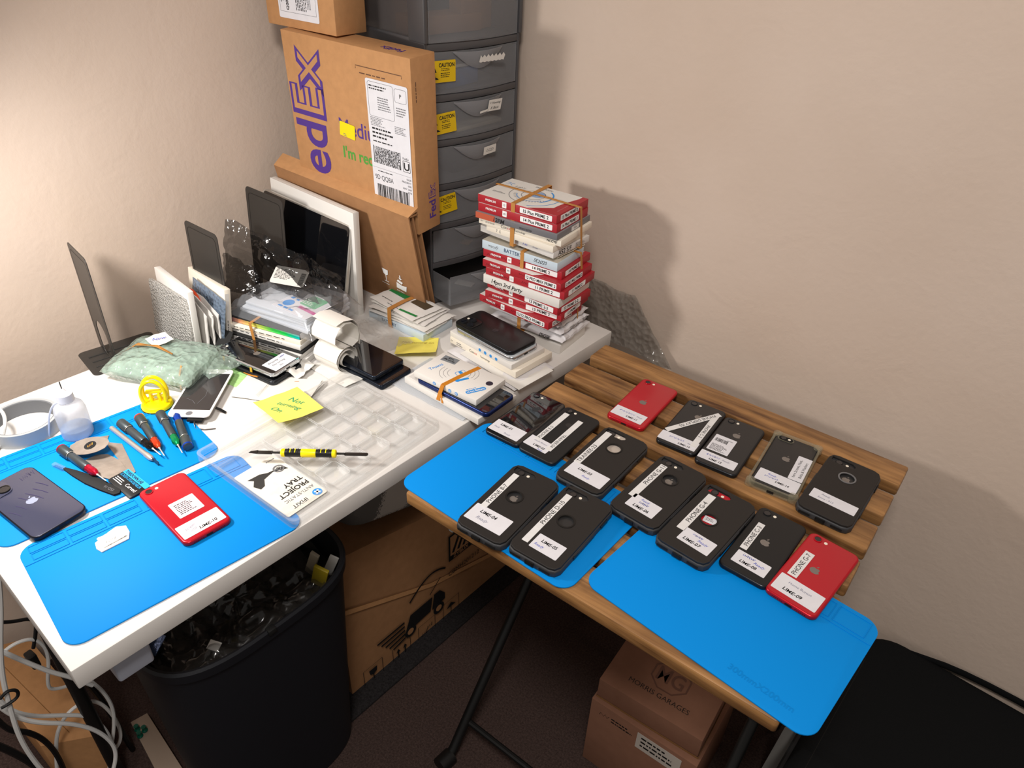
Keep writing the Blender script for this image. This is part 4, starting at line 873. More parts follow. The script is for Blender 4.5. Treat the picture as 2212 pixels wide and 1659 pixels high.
ml = nt.nodes.new('ShaderNodeMath'); ml.operation = 'MULTIPLY_ADD'; ml.inputs[1].default_value = 6; ml.inputs[2].default_value = .5; nt.links.new(tc.outputs['Object'], sp.inputs[0]); nt.links.new(sp.outputs[0], ml.inputs[0]); nt.links.new(ml.outputs[0], rp.inputs[0]); nt.links.new(rp.outputs[0], bb.inputs['Base Color'])
rp.color_ramp.elements[0].color = (*lin('4a5a8c'), 1); rp.color_ramp.elements[1].color = (*lin('00d0e0'), 1)
for p_, c_ in ((.2, 'e8a070'), (.38, 'e8e06a'), (.62, '4ad85a'), (.8, '20e060')): e = rp.color_ramp.elements.new(p_); e.color = (*lin(c_), 1)
bb.inputs['Roughness'].default_value = .2; bb.inputs['Metallic'].default_value = .4
b = MB(); b.box(.162, .112, .0125, BLKM, None, .0006); b.rect(.160, .0085, holo, faces(.162, .112, .0125)[0], 0, -.001); b.rect(.11, .0125, OFFW, faces(.162, .112, .0125)[1]); b.build('carton', t); z += .0127
t = thing('clear_bag_of_parts', 'clear plastic bag of pale spare parts on top of the box stack', 'bag', (MC[0] + .012, MC[1] + .022, z + .0003), (0, 0, GY - 3))
for i in range(5): b = MB(); b.box(.165 - .006 * i, .115, .0052, mat('screen_protector', 'c9ced6', rough=.25), T(.002 * i, .003 * (i % 2), .0054 * i) @ RZ(2 * (i % 3) - 2), .0008); b.build('packed_sheet', t)
b = MB(); b.rr(.090, .080, .002, .0008, STICK, T(.038, -.012, .0276) @ RZ(-8)); M = T(.038, -.012, .0285) @ RZ(-8)
b.rr(.040, .036, .004, .0002, mat('print_mint', '6db58a'), M @ T(.010, .012, 0)); b.rect(.045, .008, mat('print_magenta', 'c9609c'), M, .022, -.016, .0003, -3); b.disc(.011, .0002, BLUEINK, M @ T(-.026, -.016, 0), 16)
for k in range(3): b.rect(.010, .005, BLUEINK, M, -.030 + .014 * k, -.032, .0002)
b.rect(.007, .006, BLUEINK, M, -.034, .002, .0002); b.rect(.007, .005, BLUEINK, M, -.02, .001, .0002); b.fine(-.01, .008, .03, 3, .004, WINK, M, z=.0004); b.build('printed_card', t)
def bagf(u, v):
    x, y = (u - .5) * .205, (v - .5) * .150; e = min(u, 1 - u, v, 1 - v)
    return (x, y, .034 * min(1, e * 7) + .012 * noise.noise(Vector((u * 6, v * 6, 3))) * min(1, e * 9) + .006 * abs(noise.noise(Vector((u * 18, v * 16, 1)))) * min(1, e * 9) + (.030 * max(0, v - .72) * 3 * math.sin(math.pi * min(1, u * 1.3))))
b = MB(); b.grid(bagf, 52, 40, BAG); b.build('bag_film', t, sharp=60)
b = MB(); M = T(-.022, .020, .0540) @ RZ(18) @ RX(22) @ RY(6); b.rr(.064, .042, .004, .0005, PAPER, M); b.fine(-.028, .014, .040, 8, .0032, INK, M @ T(0, 0, .0006), seed=5); b.bars(.024, -.003, .030, .009, INK, M @ T(0, 0, .0006), rot=90, seed=4); b.build('paper_label', t)
t = thing('rubber_band', 'rubber band down the front of the flat boxes under the clear bag', 'rubber band', (MC[0], MC[1], DH + .0003), (0, 0, GY), 'rubber bands around stacks')
b = MB(); b.strap([(-.012, -.0645, 0), (-.016, -.0655, .025), (-.020, -.064, .0552), (-.020, 0, .0556), (-.018, .064, .0552), (-.014, .064, .02), (-.012, .064, 0), (-.012, 0, .00005)], (1, .05, 0), .006, .0009, BAND); b.build('band', t)

# black phone stack
t = bare_phone('glossy black phone with white note label, upper of two banded phones', .211, -.5505, DH + .0140, 101, BLACKGL, SILVER, .002, LOGO, .0710, .1465, .0080, group='pair of banded black phones')
sticker(t, .0082, .001, -.052, .050, .034, 0, txt=[('Priority', -.006, .009, .005, INK, 0, 0, .3), ('Not turning', -.002, .0, .004, INK, 0, 0, .3), ('On', -.004, -.009, .004, INK, 0, 0, .3)], scr=[(.016, .010, .012, .005, INKB)])
t2 = bare_phone('black phone underneath the glossy banded phone', .216, -.5545, DH + .0024, 100, BLACKGL, DKEDGE, .0, LOGOD, .0720, .149, .0088, group='pair of banded black phones', lens=False)
for k, yy in ((0, .045), (1, -.022)):
    b = MB(); b.strap([(-.0365, yy, -.0100), (-.0372, yy, -.004), (-.0365, yy, .006), (-.02, yy, .0083), (.02, yy, .0083), (.036, yy, .006), (.0372, yy, -.004), (.036, yy, -.0100)][0:3], (0, 1, 0), .005, .0009, mat('band_yellow', 'c8a030'), None, closed=False)
    o = b.build('rubber_band', None, (.211, -.5505, DH + .0140), (0, 0, 101)); tag(o, ('yellow rubber band near the camera end of the banded phones', 'yellow rubber band near the port end of the banded phones')[k], 'rubber band', 'bands on the phone pair')
b = MB(); b.tube([(.14, -.590, .699), (.17, -.591, .6975), (.20, -.590, .694), (.235, -.588, .693), (.262, -.585, .7)], .0012, BANDO, n=6, smooth=2); tag(b.build('rubber_band'), 'thin orange rubber band sagging along the side of the banded phones', 'rubber band')
b = MB(); b.tube([(.292, -.560, .6892), (.303, -.548, .689), (.310, -.540, .690), (.318, -.532, .6888)], .0013, BANDO, n=6, smooth=2); tag(b.build('rubber_band'), 'loose orange rubber band end on the desk by the paper roll', 'rubber band')
t = thing('black_cloth_scrap', 'small black plastic flap between the filed pouches and the phones', 'plastic flap', (.115, -.573, DH + .0003), (0, 0, 30)); b = MB(); b.add([(-.02, -.012, 0), (.022, -.018, 0), (.026, .014, .03), (-.016, .016, .035), (-.02, -.010, 0), (.022, -.016, 0), (.026, .016, .03), (-.016, .018, .035)], [[0, 1, 2, 3], [7, 6, 5, 4], [0, 4, 5, 1], [1, 5, 6, 2], [2, 6, 7, 3], [3, 7, 4, 0]], BLKM); b.build('flap', t)
# green card
t = thing('green_card', 'pale green ruled card lying under the bubble wrap and phones', 'card', (.205, -.600, DH + .0002), (0, 0, 12)); b = MB(); b.prism([(-.085, -.028), (.055, -.028), (.066, -.014), (.066, .030), (-.085, .030)], .0009, GREENC)
for k in range(4): b.line([(-.08, -.018 + .011 * k), (.062, -.018 + .011 * k)], .0005, mat('green_line', '7fae66'), T(0, 0, .0009))
b.build('card', t)
# green bubble wrap parcel
t = thing('bubble_wrapped_parcel', 'parcel wrapped in pale green bubble wrap with rubber band and handwritten note', 'parcel', (.118, -.674, DH + .0003), (0, 0, 28))
b = MB(); pillow(b, .150, .105, .034, mat('parcel_core', '93a89c', rough=.4, var=.55, vscale=55, bump=1, bscale=90), T(0, 0, .002), .16, 3.3, p=5); b.build('contents', t)
b = MB(); pillow(b, .168, .120, .040, BUBG, None, .22, 1.7, 40, 30, p=5); b.build('bubble_wrap', t)
b = MB(); pillow(b, .085, .075, .022, BUBG, T(.075, .035, .002) @ RZ(-28), .3, 4.7, p=3); b.build('wrap_end', t)
b = MB(); b.grid(lambda u, v: ((u - .5) * .040 * (1 - .25 * abs(v - .5)), (v - .5) * .036, .0462 + .0015 * noise.noise(Vector((u * 3, v * 3, 0)))), 8, 8, PAPER, T(-.022, .026, 0) @ RZ(-30), .0004); M = T(-.022, .026, .0478) @ RZ(40); b.text('New', .008, INKB, M, shear=.3); b.build('handwritten_note', t)
b = MB()
for k in range(3): b.strap([(-.080, .010 - .004 * k, .024), (-.05, .006 - .003 * k, .0440), (-.01, .000 + .002 * k, .0478), (.028, -.010, .0452)], (0, 1, 0), .0022, .0010, BAND, None, closed=False)
b.strap([(.062, -.052, .006), (.060, -.045, .030), (.056, -.030, .040)], (1, 0, 0), .0030, .0010, BAND, None, closed=False); b.build('rubber_band', t)

# receipt paper roll
t = thing('receipt_roll', 'white receipt paper curled into two loops beside the box stack', 'paper roll', (.315, -.458, DH + .0004), (0, 0, 96))
W_ = .058
def ribbon(b, prof, w0=-.029, w1=.029, m=THERM, th=.0004):
    n = len(prof); vs = []; fs = []
    for i, (x, z_) in enumerate(prof):
        a, c = prof[max(0, i - 1)], prof[min(n - 1, i + 1)]; d = Vector((c[0] - a[0], c[1] - a[1])).normalized() if a != c else Vector((1, 0)); nx, nz = -d.y * th, d.x * th
        vs += [(x, w0, z_), (x, w1, z_), (x + nx, w1, z_ + nz), (x + nx, w0, z_ + nz)]
    for i in range(n - 1):
        for k in range(4): fs.append([4 * i + k, 4 * i + (k + 1) % 4, 4 * i + 4 + (k + 1) % 4, 4 * i + 4 + k])
    fs += [[0, 3, 2, 1], [4 * n - 4, 4 * n - 3, 4 * n - 2, 4 * n - 1]]; return b.add(vs, fs, m)
pr = []
for k in range(90):                                                   # inner curls of the lower loop
    a = math.radians(k * 7 + 40); r = .0090 + .0145 * k / 89; pr.append((r * math.cos(a) * 1.05, .0245 + r * math.sin(a)))
b = MB(); ribbon(b, pr); b.build('inner_curl', t)
pr = [(.0245 * math.cos(math.radians(a)) * (1.06 if a < 180 else 1), .025 + .0243 * math.sin(math.radians(a))) for a in range(70, 420, 8)]
pr = pr + [(.030, .050), (.033, .062), (.030, .078), (.020, .090), (.004, .0945), (-.012, .090), (-.022, .078), (-.024, .066), (-.016, .055), (-.004, .0505)]
q = []
for i in range(len(pr) - 1): q += [pr[i], ((pr[i][0] + pr[i + 1][0]) / 2, (pr[i][1] + pr[i + 1][1]) / 2)]
b = MB(); ribbon(b, q + [pr[-1]]); b.build('outer_loops', t)
b = MB(); ribbon(b, [(.034, .040), (.037, .060), (.034, .080), (.024, .094), (.002, .100), (-.016, .098)], -.027, .031); b.build('outer_layer', t)
b = MB(); b.grid(lambda u, v: (-.03 + .10 * u, -.062 + .085 * v + .01 * u, .001 + .004 * abs(noise.noise(Vector((u * 4, v * 4, 1)))) + .012 * max(0, u - .7)), 12, 12, THERM, T(.02, -.005, 0) @ RZ(-100), .0004); b.build('torn_tail', t)
# loose white papers
t = thing('receipt_papers', 'loose white receipt sheets lying under the yellow note', 'papers', (.302, -.572, DH + .0003), (0, 0, -64))
for k in range(3): b = MB(); b.grid(lambda u, v: ((u - .5) * .075, (v - .5) * .135, .0012 + .001 * k + .0012 * noise.noise(Vector((u * 3 + k, v * 4, k))) + .020 * max(0, v - .80) ** 1.6 * 3), 10, 22, PAPER, RZ(5 * k - 4) @ T(.002 * k, 0, 0), .0003); b.line([(-.036, -.02), (.036, -.02)], .0003, GREYINK, RZ(5 * k - 4) @ T(0, 0, .0045)); b.build('sheet', t)
t = thing('crumpled_tissue', 'small crumpled white papers between the phone pair and the paper roll', 'papers', (.268, -.520, DH + .0003), (0, 0, 20)); b = MB(); b.grid(lambda u, v: ((u - .5) * .07, (v - .5) * .05, .008 + .009 * noise.noise(Vector((u * 4, v * 4, 6)))), 18, 14, PAPER, None, .0004); b.build('sheet', t)
def note(name, label, x, y, z, yaw, text, ink, s=.076, curl=.018, tilt=0, trot=0):
    t = thing(name, label, 'note', (x, y, z), (tilt, 0, yaw), 'yellow sticky notes')
    f = lambda u, v: ((u - .5) * s, (v - .5) * s, .0012 + curl * (1 - v) ** 2.2 * (.6 + .4 * u) + .002 * noise.noise(Vector((u * 3, v * 3, x * 40))))
    b = MB(); b.grid(f, 16, 16, POSTIT, None, .0003)
    for (st, tx, ty, h, sh) in text:
        vs, fs = text_geo(st, 0, sh); x0 = (min(v.x for v in vs) + max(v.x for v in vs)) / 2; sc = h / .69; o = []
        ca, sa = math.cos(math.radians(trot)), math.sin(math.radians(trot))
        for v in vs:
            px, py = tx + (v.x - x0) * sc, ty + (v.y - .34) * sc; px, py = px * ca - py * sa, px * sa + py * ca; u_, v_ = px / s + .5, py / s + .5; o.append((px, py, f(max(0, min(1, u_)), max(0, min(1, v_)))[2] + .0005))
        b.add(o, fs, ink)
    b.build('sheet', t); return t
note('sticky_note', 'yellow sticky note reading Not turning on in green, on the clear tray', .378, -.602, DH + .0160, -4, [('Not', .004, .018, .011, .35), ('turning', .002, 0, .010, .35), ('On', -.008, -.020, .010, .35)], INKG, s=.080, curl=.010, trot=27)
note('sticky_note', 'yellow sticky note with faint pencil writing by the battery box', .374, -.318, DH + .0012, 42, [('Not turning on', 0, .018, .0068, .3)], mat('pencil', 'b39c4a'), curl=.016)
# battery box with envelopes
t = thing('parts_box', 'pale blue box reading BATTERY under a bundle of envelopes', 'box', (.289, -.257, DH + .0002), (0, 0, 3)); b = MB(); b.box(.150, .082, .016, mat('box_pale_blue', 'c4d3de'), None, .0008); f = faces(.150, .082, .016)[0]; b.text('BATTERY', .0068, mat('ink_navy', '2c4468'), f, -.018, .0005, bold=.01); b.build('carton', t)
for k, (lab, L, W, zz, yw, dx, dy) in enumerate((('cream envelope lying directly on the pale blue battery box', .150, .090, .0172, 4, .003, .004), ('grey printed envelope, second above the battery box', .142, .086, .0212, -1, .006, .004), ('white envelope in the middle of the bundle on the battery box', .138, .084, .0252, 6, -.006, .004),
                                      ('pale envelope below the green printed one', .132, .080, .0292, -2, -.010, .006), ('white envelope with green band, topmost on the battery box', .132, .078, .0334, -6, -.016, .004))):
    t = thing('envelope', lab, 'envelope', (.289 + dx, -.257 + dy, DH + zz), (0, 0, 3 + yw), 'envelopes banded on the battery box'); b = MB(); pillow(b, L, W, .0038, PAPER if k % 2 else OFFW, None, .1, k * 2.1, 18, 12, p=10); b.build('paper', t)
    if k == 4: b = MB(); M = T(0, 0, .0042); b.rect(.062, .026, mat('print_dark_green', '1f7a3c'), M, -.030, .018); b.rect(.045, .022, mat('print_olive', '4a3f30'), M, .030, .016); b.rect(.045, .006, mat('print_dark_green', '1f7a3c'), M, .038, -.026, rot=8); b.fine(-.05, -.02, .05, 1, .004, INK, M); b.fine(-.02, -.03, .05, 1, .004, GREYINK, M); b.build('print', t)
    if k == 1: b = MB(); M = T(0, 0, .0042); b.rect(.05, .03, mat('print_pale_grey', 'b9b6b2'), M, .035, -.012); b.build('print', t)
t = thing('rubber_band', 'wide tan rubber band around the envelopes and battery box', 'rubber band', (.276, -.256, DH + .0004), (0, 0, 3), 'rubber bands around stacks'); b = MB(); b.strap([(0, -.045, .0005), (0, -.046, .020), (-.004, -.0415, .0385), (-.004, 0, .0398), (-.002, .046, .037), (0, .046, .018), (0, .045, .0005), (0, 0, .0001)], (1, 0, 0), .010, .0009, BAND); b.build('band', t)
blob_sheet('plastic_bag', 'crumpled clear plastic bag lying in front of the battery box', 'bag', [(.225, -.345, DH + .004), (.335, -.385, DH + .004), (.362, -.315, DH + .006), (.245, -.300, DH + .012)], film('bag_plain', 'c9c7c4', .35, gloss=.8), .006, 9, 36, seed=2.2, rise=.004)
# dark phone pair
for k, (lab, x, y, z_, yw) in enumerate((('black slab phone lying under a second dark phone', .382, -.420, DH + .0004, 93), ('dark glossy phone on top of the black slab phone by the paper roll', .362, -.420, DH + .0100, 95))):
    t = thing('smartphone', lab, 'phone', (x, y, z_), (0, 0, yw), 'dark phones under the receipt roll'); b = MB(); b.rr(.075, .155, .007, .0090, BLACKGL, T(0, .028, 0), .0022, mside=mat('navy_metal', '1d2430', rough=.25, metal=.7), n=5, bseg=3); b.build('body', t)
    M = FR((0, -.0497, .0045), (1, 0, 0), (0, 0, 1)); b = MB(); b.rr(.009, .003, .0014, .0003, HOLE, M); b.rr(.014, .002, .0009, .0003, HOLE, M @ T(-.019, 0, 0)); b.disc(.0007, .0003, HOLE, M @ T(.012, 0, 0), 8); b.build('port', t)
    b = MB(); b.rr(.069, .146, .005, .0003, LENS, T(0, .028, .0090), n=4); b.build('screen', t)
# white phones-and-boxes pile
t = thing('padded_envelope', 'white papers and padded envelope at the bottom of the pile under the two stacked phones', 'envelope', (.516, -.243, DH + .0003), (0, 0, -3)); b = MB(); pillow(b, .176, .106, .011, PW, None, .2, 8.1, p=8); b.build('wrapping', t); b = MB(); b.box(.15, .09, .0012, PAPER, T(.02, -.004, .0105) @ RY(2), .0003); b.build('loose_sheet', t)
t = thing('parts_box', 'white box reading Coaxx Technology beneath another white box under the phones', 'box', (.502, -.2265, DH + .0125), (0, 0, -2), 'white boxes under the stacked phones'); b = MB(); b.box(.168, .098, .0130, CREAM, None, .0008); f = faces(.168, .098, .013)[0]; b.text('Coa', .005, INK, f, -.026, 0); b.text('xx', .005, REDINK, f, -.016, 0); b.text('Technology', .0036, INK, f, .008, -.0006); b.text('2+', .004, GREYINK, f, -.079, 0); b.fine(-.066, .001, .018, 2, .004, GREYINK, f); b.build('carton', t)
t = thing('parts_box', 'white box with blue dots directly under the stacked phones', 'box', (.497, -.232, DH + .0257), (0, 0, -3), 'white boxes under the stacked phones'); b = MB(); b.box(.160, .086, .0108, WHITE, None, .0008); f = faces(.16, .086, .0108)[0]
for k in range(4): b.disc(.0032, .0002, BLUEINK, f @ T(.0 + .014 * k, 0, 0), 14)
b.build('carton', t)
def pro_phone(label, x, y, z_, yaw, back, edge, cams=True):
    t = thing('smartphone', label, 'phone', (x, y, z_), (0, 0, yaw), 'large phones stacked on white boxes'); b = MB(); b.rr(.0725, .1480, .0115, .0082, back, None, .0014, mside=edge, n=7, bseg=3); b.build('body', t)
    if cams:
        b = MB(); b.rr(.036, .038, .0095, .0016, back, T(-.0155, .0505, .0081), .0006, n=6); b.build('camera_plate', t)
        for cx, cy in ((-.0235, .059), (-.0235, .042), (-.0075, .0505)): b = MB(); b.disc(.0072, .0018, edge, T(cx, cy, .0096), 24, .0004); b.disc(.0058, .0003, LENS, T(cx, cy, .0114), 24); b.build('lens', t)
        b = MB(); b.disc(.0024, .0004, FLASH, T(-.0085, .062, .0097), 12); b.build('flash', t)
        b = MB(); apple(b, .013, LOGOD, T(0, 0, .0083)); b.build('logo', t)
    M = FR((0, -.0741, .0041), (1, 0, 0), (0, 0, 1)); b = MB(); b.rr(.0095, .003, .0014, .0003, HOLE, M)
    for i in range(6):
        for q in (-1, 1): b.disc(.0007, .0002, HOLE, M @ T(q * (.010 + .0024 * i), 0, 0), 8)
    b.build('port', t)
    for yy, l in ((.045, .006), (.028, .010), (.012, .010)): b = MB(); b.rr(l, .0022, .001, .0005, edge, FR((-.0364, yy, .0041), (0, -1, 0), (0, 0, 1))); b.build('side_button', t)
pro_phone('silver edged large phone sandwiched under the black phone on white boxes', .498, -.2345, DH + .0367, 87.6, mat('silver_glass', 'b9c0c4', rough=.15), SILVER, False)
pro_phone('large black phone with three cameras on top of the pile', .492, -.2315, DH + .0451, 87.0, mat('pro_black', '1b1a1a', rough=.3), DKEDGE)
# Li-ion box group
t = thing('mesh_pouch', 'translucent white mesh pouch sticking out under the battery carton', 'pouch', (.505, -.372, DH + .0003), (0, 0, 4)); b = MB(); pillow(b, .170, .108, .0035, film('mesh_white', 'dfe3e8', .7, rough=.4, gloss=.4, bump=.3, bscale=500), None, .4, 2.5, p=7); b.build('wrapping', t)
t = thing('shallow_white_box', 'shallow white box under the dark blue phone at the desk edge', 'box', (.534, -.3665, DH + .0040), (0, 0, 0)); b = MB(); b.box(.176, .094, .0125, WHITE, None, .0009); b.rr(.166, .084, .001, .0004, OFFW, T(0, 0, .0124)); b.build('carton', t)
t = thing('smartphone', 'dark blue edged phone screen up under the Li-ion battery carton', 'phone', (.551, -.371, DH + .0170), (0, 0, 92.8)); b = MB(); b.rr(.0745, .158, .009, .0085, BLACKGL, None, .0026, mside=mat('phone_blue_metal', '1b2d63', rough=.25, metal=.6), n=6, bseg=4); b.build('body', t); b = MB(); b.rr(.069, .151, .007, .0002, LENS, T(0, 0, .0085)); b.build('screen', t)
t = thing('battery_carton', 'white carton reading Li-ion Battery with orange rubber band', 'box', (.5325, -.3655, DH + .0259), (0, 0, 4.8)); L, W, H = .136, .079, .0115
b = MB(); b.box(L, W, H, WHITE, None, .0008); b.build('carton', t)
f, r, tp = faces(L, W, H); b = MB()
for k in (-.022, .012, .026): b.disc(.0032, .0002, BLUEINK, f @ T(k, 0, 0), 16); b.ring(.0019, .0012, .0001, WINK, f @ T(k, 0, .0003), 12)
b.build('side_icons', t)
b = MB(); b.rr(.030, .017, .0006, .0002, mat('label_silver', '8d9399', rough=.3, metal=.3), tp @ T(-.043, .026, 0) @ RZ(6)); b.text('A21s', .0042, INK, tp @ T(-.043, .0295, .0004), bold=.02); b.text('(SM A217F)', .0034, INK, tp @ T(-.043, .0235, .0004), bold=.02)
b.text('Trusmi', .0068, BLUEINK, tp, -.048, -.006, 90 - 90 + 75, bold=.01)
for rr0 in (.020, .027, .034):
    for s0 in (0, 180): b.line([(rr0 * math.cos(math.radians(a + s0)), rr0 * .8 * math.sin(math.radians(a + s0))) for a in range(-40, 41, 8)], .0005, GREYINK, tp @ T(-.004, .004, 0) @ RZ(35))
b.line(rrpts(.018, .012, .003, 4), .0008, BLUEINK, tp @ T(-.002, .006, 0) @ RZ(70), closed=True); b.rr(.006, .008, .001, .0001, BLUEINK, tp @ T(-.003, .007, 0) @ RZ(70)); b.rr(.018, .0055, .0025, .0001, BLUEINK, tp @ T(.014, -.005, 0) @ RZ(62)); b.disc(.0042, .0002, BLUEINK, tp @ T(.008, -.015, 0), 14)
b.disc(.0062, .0002, mat('print_dark', '2a2433'), tp @ T(.055, .012, 0), 20); M = tp @ T(.050, -.018, 0) @ RZ(62); b.rr(.036, .0088, .0042, .0001, BLUEINK, M); b.text('Li-ion Battery', .0046, WINK, M @ T(0, 0, .0002), bold=.02, maxw=.031); b.fine(-.014, .0075, .026, 1, .003, BLUEINK, M); b.build('top_print', t)
t = thing('rubber_band', 'bright orange rubber band around the Li-ion battery carton', 'rubber band', (.5325, -.3655, DH + .0259), (0, 0, 4.8)); b = MB(); b.strap([(-.002, -.0400, .0118), (.004, 0, .0120), (.012, .0400, .0118), (.012, .043, -.005), (.010, .0455, -.021)], (1, -.2, 0), .0085, .0011, BANDO, None, closed=False); b.strap([(-.002, -.0400, .0118), (-.004, -.0450, -.002), (-.006, -.0485, -.0165)], (1, 0, 0), .0075, .0012, BANDO, None, closed=False); b.strap([(-.001, -.0455, -.004), (.004, -.0492, -.0175)], (1, .1, 0), .003, .0012, BANDO, None, closed=False); b.build('band', t)

# ================================================================== tools on the desk
ZM = DH + .0024
def lay(name, label, cat, a, b_, z, group=None):
    """root at a, local +z running along the desk from a to b_"""
    a = Vector((a[0], a[1], z)); d = Vector((b_[0], b_[1], z)) - a
    t = bpy.data.objects.new(name, None); C.objects.link(t); t.location = a
    t.rotation_euler = d.to_track_quat('Z', 'Y').to_euler(); t.empty_display_size = .02; return tag(t, label, cat, group), d.length
def driver(label, a, b_, col, ring, hide_tip=False):
    t, L = lay('screwdriver', label, 'screwdriver', a, b_, ZM + .0079, 'grey precision screwdrivers')
    b = MB(); b.lathe([(.0052, 0), (.0070, .0008), (.0078, .002), (.0078, .024), (.0070, .0255), (.0064, .0256)], DRV); b.build('spinning_cap', t)
    if ring: b = MB(); b.lathe([(.0073, .0012), (.0079, .0016), (.0079, .0040), (.0073, .0044)], ring, cap=False); b.build('cap_ring', t)
    b = MB(); b.lathe([(.0058, .0256), (.0058, .0285), (.0063, .030), (.0063, .070), (.0058, .0715)], DRV); b.lathe([(.0066, .0258), (.0068, .0262), (.0066, .0272)], STEEL, cap=False); b.build('handle', t)
    b = MB(); b.lathe([(.0056, .0715), (.0060, .0735), (.0052, .0770), (.0060, .0800), (.0058, .0880), (.0030, .0945), (.0018, .0960)], col, n=10); b.build('collar', t)
    b = MB(); b.lathe([(.0018, .096), (.0011, .099), (.0010, .1165), (.0003, .1185)], STEEL, n=8); b.build('bit', t)
    b = MB(); b.text('PRO TECH', .0028, WINK, FR((0, -.0063, .05), (0, 0, 1), (-1, 0, 0)), z=.0003); b.build('printed_name', t); return t
CR, CK, CO, CG, CB_ = (mat('anodised_' + n, c, rough=.25, metal=.7) for n, c in (('red', 'd01a38'), ('black', '1a1a1c'), ('orange', 'f0502a'), ('green', '10a060'), ('blue', '1a50d0')))
driver('grey screwdriver with a red collar, alone at the left of the mat', (.2185, -.891), (.334, -.878), CR, CR)
driver('grey screwdriver with a black collar beside the metal hobby knife', (.219, -.802), (.337, -.798), CK, None)
driver('grey screwdriver with an orange collar and orange cap ring', (.2255, -.776), (.342, -.795), CO, CO)
driver('grey screwdriver with a green collar', (.240, -.7485), (.354, -.7735), CG, None)
driver('grey screwdriver with a blue collar pointing under the white phone screen', (.3495, -.7615), (.237, -.7250), CB_, CB_)
t, L = lay('hobby_knife', 'thin silver hobby knife with a chisel blade between screwdrivers', 'knife', (.2165, -.8165), (.352, -.8085), ZM + .0042)
b = MB(); b.lathe([(.003, 0), (.0038, .0015), (.0038, .098), (.0044, .100), (.0044, .112), (.0030, .116), (.0024, .118)], STEEL, n=16); b.build('handle', t)
b = MB(); b.add([(-.0004, -.0030, .116), (-.0004, .0034, .116), (-.0004, .0050, .136), (-.0004, -.0050, .131), (.0004, -.0030, .116), (.0004, .0034, .116), (.0004, .0050, .136), (.0004, -.0050, .131)], [[3, 2, 1, 0], [4, 5, 6, 7], [0, 1, 5, 4], [1, 2, 6, 5], [2, 3, 7, 6], [3, 0, 4, 7]], STEELD); b.build('blade', t)
t = thing('tweezers', 'flat black tweezers with a clear sleeve on the tip', 'tweezers', (.300, -.893, ZM), (0, 0, 15)); b = MB()
for k in (0, 1): b.prism([(-.042, -.0028), (-.020, -.0062), (.010, -.0090), (.040, -.0085), (.066, -.0065), (.070, 0), (.066, .0055), (.040, .0075), (.010, .0075), (-.020, .0045), (-.042, .0008)], .0011, BLKM, T(0, 0, .0003 + .0022 * k), .0003)
b.text('ESD-16', .0042, GREYINK, T(.050, -.001, .0038), rot=180); b.build('arms', t)
b = MB(); b.rr(.024, .0072, .002, .0048, CLEARP, T(-.052, -.002, 0), .001); b.build('clear_sleeve', t)
t = thing('opening_tool', 'worn thin steel opening blades fanned out beside a black printed handle', 'opening tool', (.29, -.857, ZM), (0, 0, 0))
GB_ = mat('worn_steel', '9b8f84', rough=.5, metal=.55, bump=.2, bscale=120, var=.12, vscale=60)
def pl(pts, z0=.0): return [(p[0] - .29, p[1] + .857) for p in pts]
b = MB(); b.prism(pl([(.219, -.842), (.228, -.826), (.2415, -.836), (.262, -.822), (.338, -.838), (.341, -.846), (.290, -.842), (.246, -.838)]), .0006, GB_, T(0, 0, .0006)); b.build('bent_blade', t)
b = MB(); b.prism(pl([(.262, -.878), (.275, -.884), (.318, -.876), (.330, -.870), (.334, -.846), (.300, -.842), (.272, -.848), (.262, -.860)]), .0007, GB_, T(0, 0, .0016)); b.build('wide_blade', t)
t = thing('opening_tool', 'black printed plastic card handle reading SCREEN DISASSEMBLER Curved', 'opening tool', (.357, -.857, ZM + .0003), (0, 0, 4)); b = MB(); b.rr(.060, .031, .004, .0026, BLK, None, .0007); b.rr(.058, .0085, .001, .0002, mat('print_cyan', '18a8e8'), T(0, .0120, .0026)); M = T(0, 0, .0029)
b.text('TEARDOWN LAB', .0050, INK, M, -.006, .012, bold=.02, maxw=.042); b.text('SCREEN DISASSEMBLER', .0040, mat('print_cyan', '18a8e8'), M, -.002, .0045, maxw=.050); b.text('Curved', .0055, WINK, M, .012, -.0035); b.fine(-.026, -.002, .026, 3, .0032, WINK, M, seed=3); b.build('handle', t)
t = thing('opening_tool', 'oval worn steel opening disc with a black round badge', 'opening tool', (.2515, -.8625, ZM + .0150), (6, -8, 42)); b = MB(); b.prism([(.030 * math.cos(a * math.pi / 14) * (1 + .04 * math.sin(a * 3)), .0185 * math.sin(a * math.pi / 14)) for a in range(28)], .0006, GB_); b.disc(.0085, .0008, BLK, T(.002, 0, .0005), 22); b.scrib(.002, 0, .008, .006, mat('print_orange', 'e8a030'), T(0, 0, .0014), n=4, lw=.0009, rot=40); b.build('disc', t)
t = thing('paper_scrap', 'torn white paper scrap on the front blue mat', 'paper', (.441, -.920, ZM + .0003)); b = MB(); P_ = [(-.006, -.019), (-.013, .002), (-.015, .012), (-.008, .022), (.006, .020), (.017, .014), (.015, -.020), (.005, -.022)]
b.prism(P_, .0012, PAPER, None, .0003); b.grid(lambda u, v: ((u - .5) * .022, (v - .5) * .030, .0018 + .003 * abs(noise.noise(Vector((u * 5, v * 5, 3))))), 10, 12, PAPER, None, .0004); b.scrib(.008, -.004, .012, .005, INK, T(0, 0, .0055), n=4, rot=80); b.build('scrap', t)
